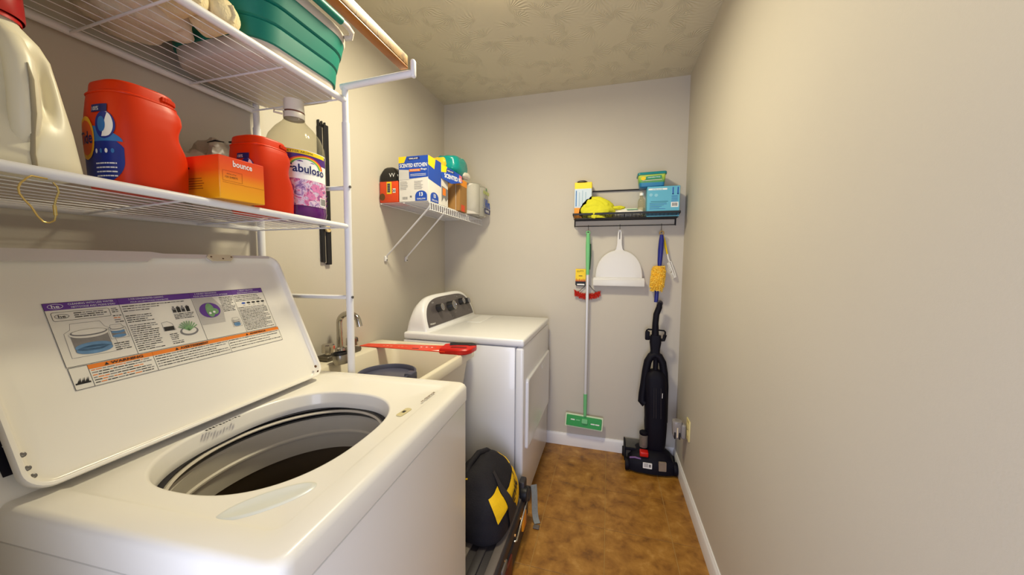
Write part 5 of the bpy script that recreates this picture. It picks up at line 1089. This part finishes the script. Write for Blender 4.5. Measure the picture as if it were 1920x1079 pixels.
# ------------------------------------------------------------------ upright vacuum
V_ = thing('vacuum_cleaner', 'black upright vacuum cleaner standing in the back right corner', 'vacuum cleaner', (.29, 2.27, 0))
M_vk = mat('vacuum_black', (9, 7, 20), .6, spec=.22, var=(8, .2)); M_vg = mat('vacuum_grey', (52, 48, 54), .45, var=(10, .1)); vy = 2.30
m = MB(); m.tube([(.3165, vy + .04, 1.050), (.314, vy + .038, 1.02), (.2985, vy + .034, .975), (.2945, vy + .03, .92), (.2955, vy + .026, .84), (.2965, vy + .022, .78)], [.015, .018, .0185, .0185, .022, .024], M_vk, 16); part(m, 'handle', V_)
m = MB(); m.tube([(.3165 + .0125 * cos(a), vy + .034, 1.046 + .0125 * sin(a)) for a in [2 * pi * i / 16 for i in range(16)]], .006, M_vg, 8, closed=True); part(m, 'hang_eye', V_)
m = MB(); m.tube([(.244, vy + .02, .852), (.243, vy + .02, .872), (.252, vy + .02, .8795), (.285, vy + .02, .8785)], .0055, M_vk, 8); m.box((.235, vy + .008, .812), (.262, vy + .032, .868), M_vk, .006, 2); m.box((.26, vy + .01, .812), (.29, vy + .03, .838), M_vk, .005, 2); part(m, 'cord_hook', V_)
m = MB(); m.tube([(.352, vy + .02, .845), (.352, vy + .02, .868), (.345, vy + .02, .876), (.31, vy + .02, .878)], .005, M_vk, 8); m.tube([(.352, vy + .02, .85), (.345, vy + .02, .818), (.31, vy + .02, .815)], .011, M_vk, 8); part(m, 'cord_hook', V_)
m = MB(); m.loft([[(x, y, z) for x, y in rrect(w_, d_, min(w_, d_) * .7, 5, .297, vy + .02)] for z, w_, d_ in ((.845, .030, .020), (.80, .034, .022), (.765, .029, .022), (.74, .027, .022), (.715, .038, .024), (.69, .02, .02))], M_vk); part(m, 'neck', V_)
def hosearc(s_, r_=.020):
    return None
m = MB(); m.tube([(.300, vy + .015, .722), (.274, vy + .012, .712), (.256, vy + .01, .678), (.246, vy + .008, .615), (.238, vy + .005, .53), (.230, vy + .0, .47), (.226, vy - .005, .425), (.246, vy - .012, .408)], .0235, M_vk, 14); part(m, 'hose', V_, label='black hose looping down the left side')
for i in range(18):
    f = i / 17
m = MB(); m.tube([(.296, vy + .015, .722), (.322, vy + .012, .712), (.342, vy + .01, .675), (.353, vy + .008, .61), (.359, vy + .005, .53), (.361, vy + .003, .30)], .0225, M_vk, 14); part(m, 'side_tube', V_)
m = MB(); m.loft([[(x, y, z) for x, y in rrect(w_, d_, min(w_, d_) * .75, 6, cx_, vy + .005)] for z, w_, d_, cx_ in ((.628, .026, .03, .300), (.612, .050, .045, .301), (.58, .062, .052, .302), (.42, .066, .056, .309), (.32, .064, .056, .312), (.29, .066, .058, .313), (.24, .064, .058, .314), (.16, .060, .055, .315), (.13, .056, .05, .315))], M_vk); part(m, 'dust_cup', V_)
m = MB(); m.tube([(.303, vy + .018, .72), (.302, vy + .01, .56)], .0155, M_vk, 12); part(m, 'centre_spine', V_)
m = MB()
for x in (.290, .302, .33): m.tube([(x, vy - .0525, .53), (x + .006, vy - .0535, .34)], .0018, M_vg, 6)
m.box((.338, vy - .052, .47), (.341, vy - .0485, .50), M_wprint); part(m, 'moulded_lines', V_, label='fine glossy mould lines on the dust cup', stuff=True)
# foot
m = MB(); foot = [(.142, .03), (.156, -.092), (.20, -.108), (.30, -.112), (.37, -.104), (.42, -.085), (.428, .02), (.40, .08), (.17, .08)]
m.loft([[(x, vy + y - .002, .012) for x, y in foot], [(x, vy + y, .05) for x, y in foot], [(.285 + (x - .285) * .97, vy + y * .92, .08) for x, y in foot], [(.29 + (x - .29) * .8, vy + y * .72, .108) for x, y in foot], [(.30 + (x - .30) * .5, vy + y * .5, .128) for x, y in foot]], M_vk); fo = part(m, 'floor_head', V_, angle=45)
m = MB(); m.box((.136, vy - .03, .035), (.245, vy + .105, .118), clear_mat('smoked_clear', (110, 108, 104), .12, .45), .008, 2); part(m, 'smoked_cover', V_, label='smoky clear cover at the left of the head')
m = MB(); m.box((.133, vy - .036, .103), (.244, vy - .028, .122), M_vk, .003, 2); m.box((.130, vy - .034, .03), (.139, vy + .1, .122), M_vk, .003, 2); part(m, 'cover_frame', V_)
m = MB(); m.tube([(.160, vy - .085, .085), (.19, vy - .088, .092), (.225, vy - .09, .088)], .006, mat('purple_trim', (104, 66, 120), .4), 8); part(m, 'purple_trim', V_, label='purple trim strip')
m = MB(); m.box((.218, vy - .10, .106), (.268, vy - .055, .136), M_red, .006, 3); part(m, 'pedal', V_, label='red release pedal')
m = MB(); m.lathe([(.024, .14), (.026, .15), (.026, .215), (.02, .222)], clear_mat('clear_cup', (170, 160, 150), .12, .5), 20, Matrix.Translation((.243, vy - .03, 0)), True); m.lathe([(.012, .15), (.016, .19), (.010, .21)], mat('beige_filter', (176, 150, 130), .6), 12, Matrix.Translation((.247, vy - .03, 0)), True, True); part(m, 'small_cup', V_, label='small clear cup with beige filter')
m = MB(); m.lathe([(.023, .218), (.026, .222), (.026, .236), (.02, .24)], M_vk, 20, Matrix.Translation((.243, vy - .03, 0)), True, True); part(m, 'cup_lid', V_)
Fv = frame((.262, vy - .1115, .062), (1, -.02, 0), (0, .05, 1))
m = MB(); m.prism(rrect(.026, .017, .002, 2), -.003, .001, M_wprint, Fv)
for i in range(4): m.rect(-.02, -.008 + .006 * i, .004, -.005 + .006 * i, M_gprint, Fv, .0014)
m.rect(.008, -.008, .02, .01, M_gprint, Fv, .0014); part(m, 'rating_label', V_, label='white rating sticker')
m = MB(); m.prism(rrect(.022, .028, .004, 3), -.008, .004, mat('beige_patch', (140, 124, 108), .5, var=(40, .15)), frame((.348, vy - .1045, .066), (1, .12, 0), (0, .05, 1)), .001); part(m, 'beige_window', V_, label='beige window on the head')
for x, y, r_ in ((.148, -.075, .036), (.428, -.062, .040), (.43, .05, .03), (.136, .09, .03)):
    m = MB(); K = frame((x, vy + y, r_ + .0005), (0, 1, 0), (0, 0, 1)); m.lathe([(r_ * .5, -.013), (r_ * .95, -.013), (r_, -.009), (r_, .006), (r_ * .95, .009), (r_ * .5, .009)], M_vk, 24, K, True, True); wh = part(m, 'wheel', V_)
    m = MB(); m.lathe([(r_ * .45, .009), (r_ * .4, .0105), (.001, .011)], M_vg, 16, K, True); part(m, 'hub', wh)

# ------------------------------------------------------------------ outlet with a plugged-in freshener on the right wall
t = thing('wall_outlet', 'almond outlet cover plate low on the right wall', 'outlet', (XR, 2.065, .375)); FR = frame((XR, 2.065, .375), (0, -1, 0), (0, 0, 1))
M_alm = mat('almond_plastic', (226, 212, 150), .4, var=(8, .04)); m = MB(); m.prism(rrect(.036, .058, .004, 3), .0, .006, M_alm, FR, .002); pl = part(m, 'cover_plate', t)
for z in (-.02, .02): m = MB(); m.prism(rrect(.016, .0135, .006, 4, 0, z), .0055, .0075, M_alm, FR, .0005); part(m, 'socket', pl)
m = MB(); m.lathe([(.003, .006), (.003, .0075), (.0005, .008)], M_steel, 10, FR, True); part(m, 'screw', pl)
t = thing('plug_in_freshener', 'grey and white plug-in air freshener sticking out of the right wall outlet', 'air freshener', (XR - .05, 2.10, .34)); m = MB()
M_fg = mat('grey_translucent', (140, 136, 136), .25, var=(10, .05)); m.box((XR - .034, 2.075, .308), (XR - .0085, 2.122, .392), M_fg, .010, 3); part(m, 'plug_body', t)
m = MB(); m.loft([[(x, y, z) for x, y in rrect(w_, w_, w_ * .7, 5, XR - .054, 2.10)] for z, w_ in ((.302, .011), (.308, .017), (.325, .022), (.345, .024), (.38, .0255), (.40, .026), (.404, .024))], M_fg); m.box((XR - .04, 2.085, .345), (XR - .03, 2.115, .375), M_fg); fb = part(m, 'oil_holder', t)
m = MB(); m.lathe([(.027, .399), (.0275, .402), (.026, .405), (.01, .4055)], M_fg, 24, Matrix.Translation((XR - .054, 2.10, 0)), True); part(m, 'top_cap', t)
m = MB(); m.tube([(XR - .054, 2.074, .372), (XR - .054, 2.0735, .318)], .004, mat('ivory_wick', (220, 206, 180), .5), 8); part(m, 'wick', t)
for s_ in (-1, 1): m = MB(); m.box((XR - .054 + s_ * .012 - .004, 2.073, .306), (XR - .054 + s_ * .012 + .004, 2.082, .345), M_black, .002, 1); part(m, 'dark_vent', t)

# ------------------------------------------------------------------ black tool case on the floor and tool bag on top
M_case = mat('case_plastic', (46, 42, 44), .45, var=(10, .12)); M_caseg = mat('case_grey', (96, 88, 82), .5, var=(10, .1))
t = thing('tool_case', 'black plastic tool case with an orange latch on the floor before the dryer', 'case', (-.47, 1.30, 0))
kx0, kx1, ky0, ky1 = -.625, -.352, 1.03, 1.585
m = MB(); m.box((kx0, ky0, .004), (kx1, ky1, .105), M_case, .012, 3); part(m, 'case_base', t)
m = MB(); m.box((kx0 + .004, ky0 + .004, .109), (kx1 - .004, ky1 - .004, .172), M_case, .014, 3); ld = part(m, 'case_lid', t)
for i in range(4): m = MB(); x = kx0 + .04 + .062 * i; m.box((x, ky0 + .02, .168), (x + .034, ky1 - .02, .180), M_caseg if i % 2 else M_case, .005, 2); part(m, 'lid_rib', ld)
for y in (1.36, 1.46): m = MB(); m.cyl((kx1 - .003, y, .13), (kx1 + .003, y, .13), .006, mat('brass_rivet', (200, 150, 90), .4, metal=.5) if y < 1.4 else m_rv, seg=10); m_rv = m.mats[0]; part(m, 'rivet', t)
m = MB(); m.box((kx1 - .004, 1.475, .055), (kx1 + .010, 1.535, .128), mat('orange_latch', (232, 146, 30), .4), .005, 2); part(m, 'latch', t, label='orange latch')
m = MB(); m.tube([(kx1 + .002, 1.34, .118), (kx1 + .010, 1.345, .12), (kx1 + .010, 1.53, .165), (kx1 + .001, 1.535, .165)], .0042, M_chrome, 8); part(m, 'latch_rod', t, label='bare metal rod along the side')
m = MB(); m.box((kx1 - .004, 1.20, .006), (kx1 + .006, 1.30, .10), mat('dark_red_panel', (92, 34, 22), .45, var=(12, .1)), .003, 2); part(m, 'side_panel', t, label='dark red side panel')
m = MB(); m.box((kx1 - .03, 1.17, .100), (kx1 + .004, 1.235, .135), M_caseg, .006, 2); m.cyl((kx1 - .02, 1.20, .135), (kx1 - .005, 1.22, .137), .005, m_rv); part(m, 'hinge_block', t)
for y in (1.555, 1.60): m = MB(); K = frame((kx1 + .006, y, .185 - (y - 1.555) * .6), (0, 1, 0), (0, 0, 1)); m.lathe([(.01, -.03), (.032, -.03), (.034, -.025), (.034, .0), (.03, .005), (.012, .005)], M_black, 20, K, True, True); part(m, 'transport_wheel', t)
m = MB(); m.box((kx1 - .035, 1.545, .12), (kx1 - .005, 1.60, .245), M_case, .008, 2); part(m, 'wheel_bracket', t)
m = MB(); m.box((kx1 - .012, 1.553, .06), (kx1 + .002, 1.60, .19), M_black, .004, 1); part(m, 'wheel_guard', t)

t = thing('carry_strap', 'grey webbing strap end hanging over the tile beside the tool case', 'strap', (-.335, 1.60, 0)); M_web = mat('grey_webbing', (132, 136, 130), .8, var=(120, .2), bump=(300, .5))
m = MB(); m.loft([[(x - .004, y + .02, z), (x + .022, y + .034, z), (x + .023, y + .033, z + .002), (x - .003, y + .018, z + .002)] for x, y, z in ((-.338, 1.60, .19), (-.334, 1.60, .15), (-.332, 1.60, .10), (-.330, 1.598, .05), (-.324, 1.594, .02), (-.314, 1.585, .003))], M_web); part(m, 'webbing', t)
m = MB(); m.box((-.320, 1.575, .001), (-.290, 1.60, .008), M_caseg, .002, 1); part(m, 'buckle', t)

t = thing('tool_bag', 'black canvas tool bag with bright yellow panels standing on the tool case', 'bag', (-.50, 1.37, .18))
M_cv = mat('black_canvas', (18, 15, 23), .8, var=(60, .2), bump=(260, .5)); M_cvy = mat('yellow_canvas', (236, 190, 16), .6, var=(120, .06), bump=(260, .3))
cxb, cyb = -.505, 1.375; zb0 = .1805
def bagring(z, hx, hy, n_=3.4, dx=0, dy=0, k_=64): return [(cxb + dx + hx * spow(cos(2 * pi * j / k_), 2 / n_), cyb + dy + hy * spow(sin(2 * pi * j / k_), 2 / n_), z) for j in range(k_)]
prof = [(zb0, .128, .165, 0), (zb0 + .012, .138, .176, 0), (zb0 + .06, .140, .178, 0), (zb0 + .12, .136, .172, 0), (zb0 + .155, .124, .160, 0), (zb0 + .19, .100, .142, 0), (zb0 + .22, .076, .122, 0), (zb0 + .245, .052, .098, 0), (zb0 + .262, .026, .07, 0), (zb0 + .268, .006, .04, 0)]
def wob(ring, z): return [(x + .008 * noise.noise(Vector((x * 14, y * 14, z * 14))), y + .008 * noise.noise(Vector((x * 14 + 9, y * 14, z * 14))), zz + .008 * noise.noise(Vector((x * 16, y * 16 + 5, z * 10))) * (1 if z > zb0 + .03 else 0)) for x, y, zz in ring]
fine = []
for a, b in zip(prof, prof[1:]):
    for k_ in range(3): fine.append([a[i] + (b[i] - a[i]) * k_ / 3 for i in range(4)])
fine.append(list(prof[-1]))
m = MB(); m.loft([wob(bagring(z, hx, hy), z) for z, hx, hy, _ in fine], M_cv); bd = part(m, 'body', t, angle=60)
def bagpt(th, z, off=.004):
    for a, b in zip(prof, prof[1:]):
        if a[0] <= z <= b[0]:
            f = (z - a[0]) / (b[0] - a[0]); hx = a[1] + (b[1] - a[1]) * f + off; hy = a[2] + (b[2] - a[2]) * f + off; break
    p = (cxb + hx * spow(cos(th), 2 / 3.4), cyb + hy * spow(sin(th), 2 / 3.4)); return (p[0] + .008 * noise.noise(Vector((p[0] * 14, p[1] * 14, z * 14))), p[1] + .008 * noise.noise(Vector((p[0] * 14 + 9, p[1] * 14, z * 14))), z)
def bagpanel(corners, m_, off, n_=10):
    """corners: (angle deg, height above case) TL, TR, BR, BL"""
    V = []; (a0, z0_), (a1, z1_), (a2, z2_), (a3, z3_) = corners
    for j in range(n_ + 1):
        for i in range(n_ + 1):
            u, v = i / n_, j / n_
            a = (a3 + (a2 - a3) * u) * (1 - v) + (a0 + (a1 - a0) * u) * v; z = (z3_ + (z2_ - z3_) * u) * (1 - v) + (z0_ + (z1_ - z0_) * u) * v
            V.append(bagpt(radians(a), zb0 + z, off))
    return V, [(j * (n_ + 1) + i, j * (n_ + 1) + i + 1, (j + 1) * (n_ + 1) + i + 1, (j + 1) * (n_ + 1) + i) for j in range(n_) for i in range(n_)]
m = MB(); m.add(*bagpanel([(-62, .178), (-20, .198), (-15, .115), (-45, .085)], M_cvy, .0035), M_cvy); part(m, 'yellow_panel', t, label='bright yellow front panel')
m = MB(); m.add(*bagpanel([(-12, .16), (42, .175), (50, .09), (4, .03)], M_cvy, .0035), M_cvy); part(m, 'yellow_panel', t, label='bright yellow panel with lettering')
m = MB(); m.text('DEWALT', .045, M_kprint, fn=lambda x, y: bagpt(radians(6 + x * 200), zb0 + .125 + y * .9 + x * .5, .0065), width=.125, bold=.03); part(m, 'lettering', t, label='black maker lettering on the yellow panel')
m = MB(); V, F = bagpanel([(-21, .24), (-12, .24), (6, .005), (-10, .005)], M_cv, .007); m.add(V, F, mat('webbing_black', (40, 36, 40), .75, var=(120, .2))); part(m, 'web_strap', t)
m = MB(); m.tube([bagpt(radians(-150), zb0 + .16, .004), bagpt(radians(-142), zb0 + .19, .004), bagpt(radians(-125), zb0 + .215, .004), bagpt(radians(-100), zb0 + .232, .003)], .003, M_cvy, 6); m.tube([bagpt(radians(35), zb0 + .19, .004), bagpt(radians(55), zb0 + .205, .004), bagpt(radians(80), zb0 + .225, .004)], .003, M_cvy, 6); part(m, 'yellow_piping', t)
m = MB(); m.tube([(cxb - .04, cyb - .09, zb0 + .235), (cxb - .035, cyb - .06, zb0 + .262), (cxb - .02, cyb, zb0 + .280), (cxb, cyb + .05, zb0 + .268), (cxb + .01, cyb + .09, zb0 + .235)], .012, M_cv, 10); part(m, 'handle', t)
m = MB(); m.tube([(cxb - .06 + .012 * i, cyb - .10 + .019 * i, zb0 + .224 + .016 * sin(i * .33) + .004 * (i % 2)) for i in range(11)], .007, M_black, 6); part(m, 'zip', t)
m = MB(); q = random.Random(5); 
for i in range(7): p = bagpt(radians(-128 + 4 * i), zb0 + .12 + .02 * q.random(), .006); m.sphere(p, (.007, .007, .005), M_cvy if i % 2 else M_orangeprint, 8)
part(m, 'yellow_cord', t, label='tangled yellow cord on the near side', stuff=True)
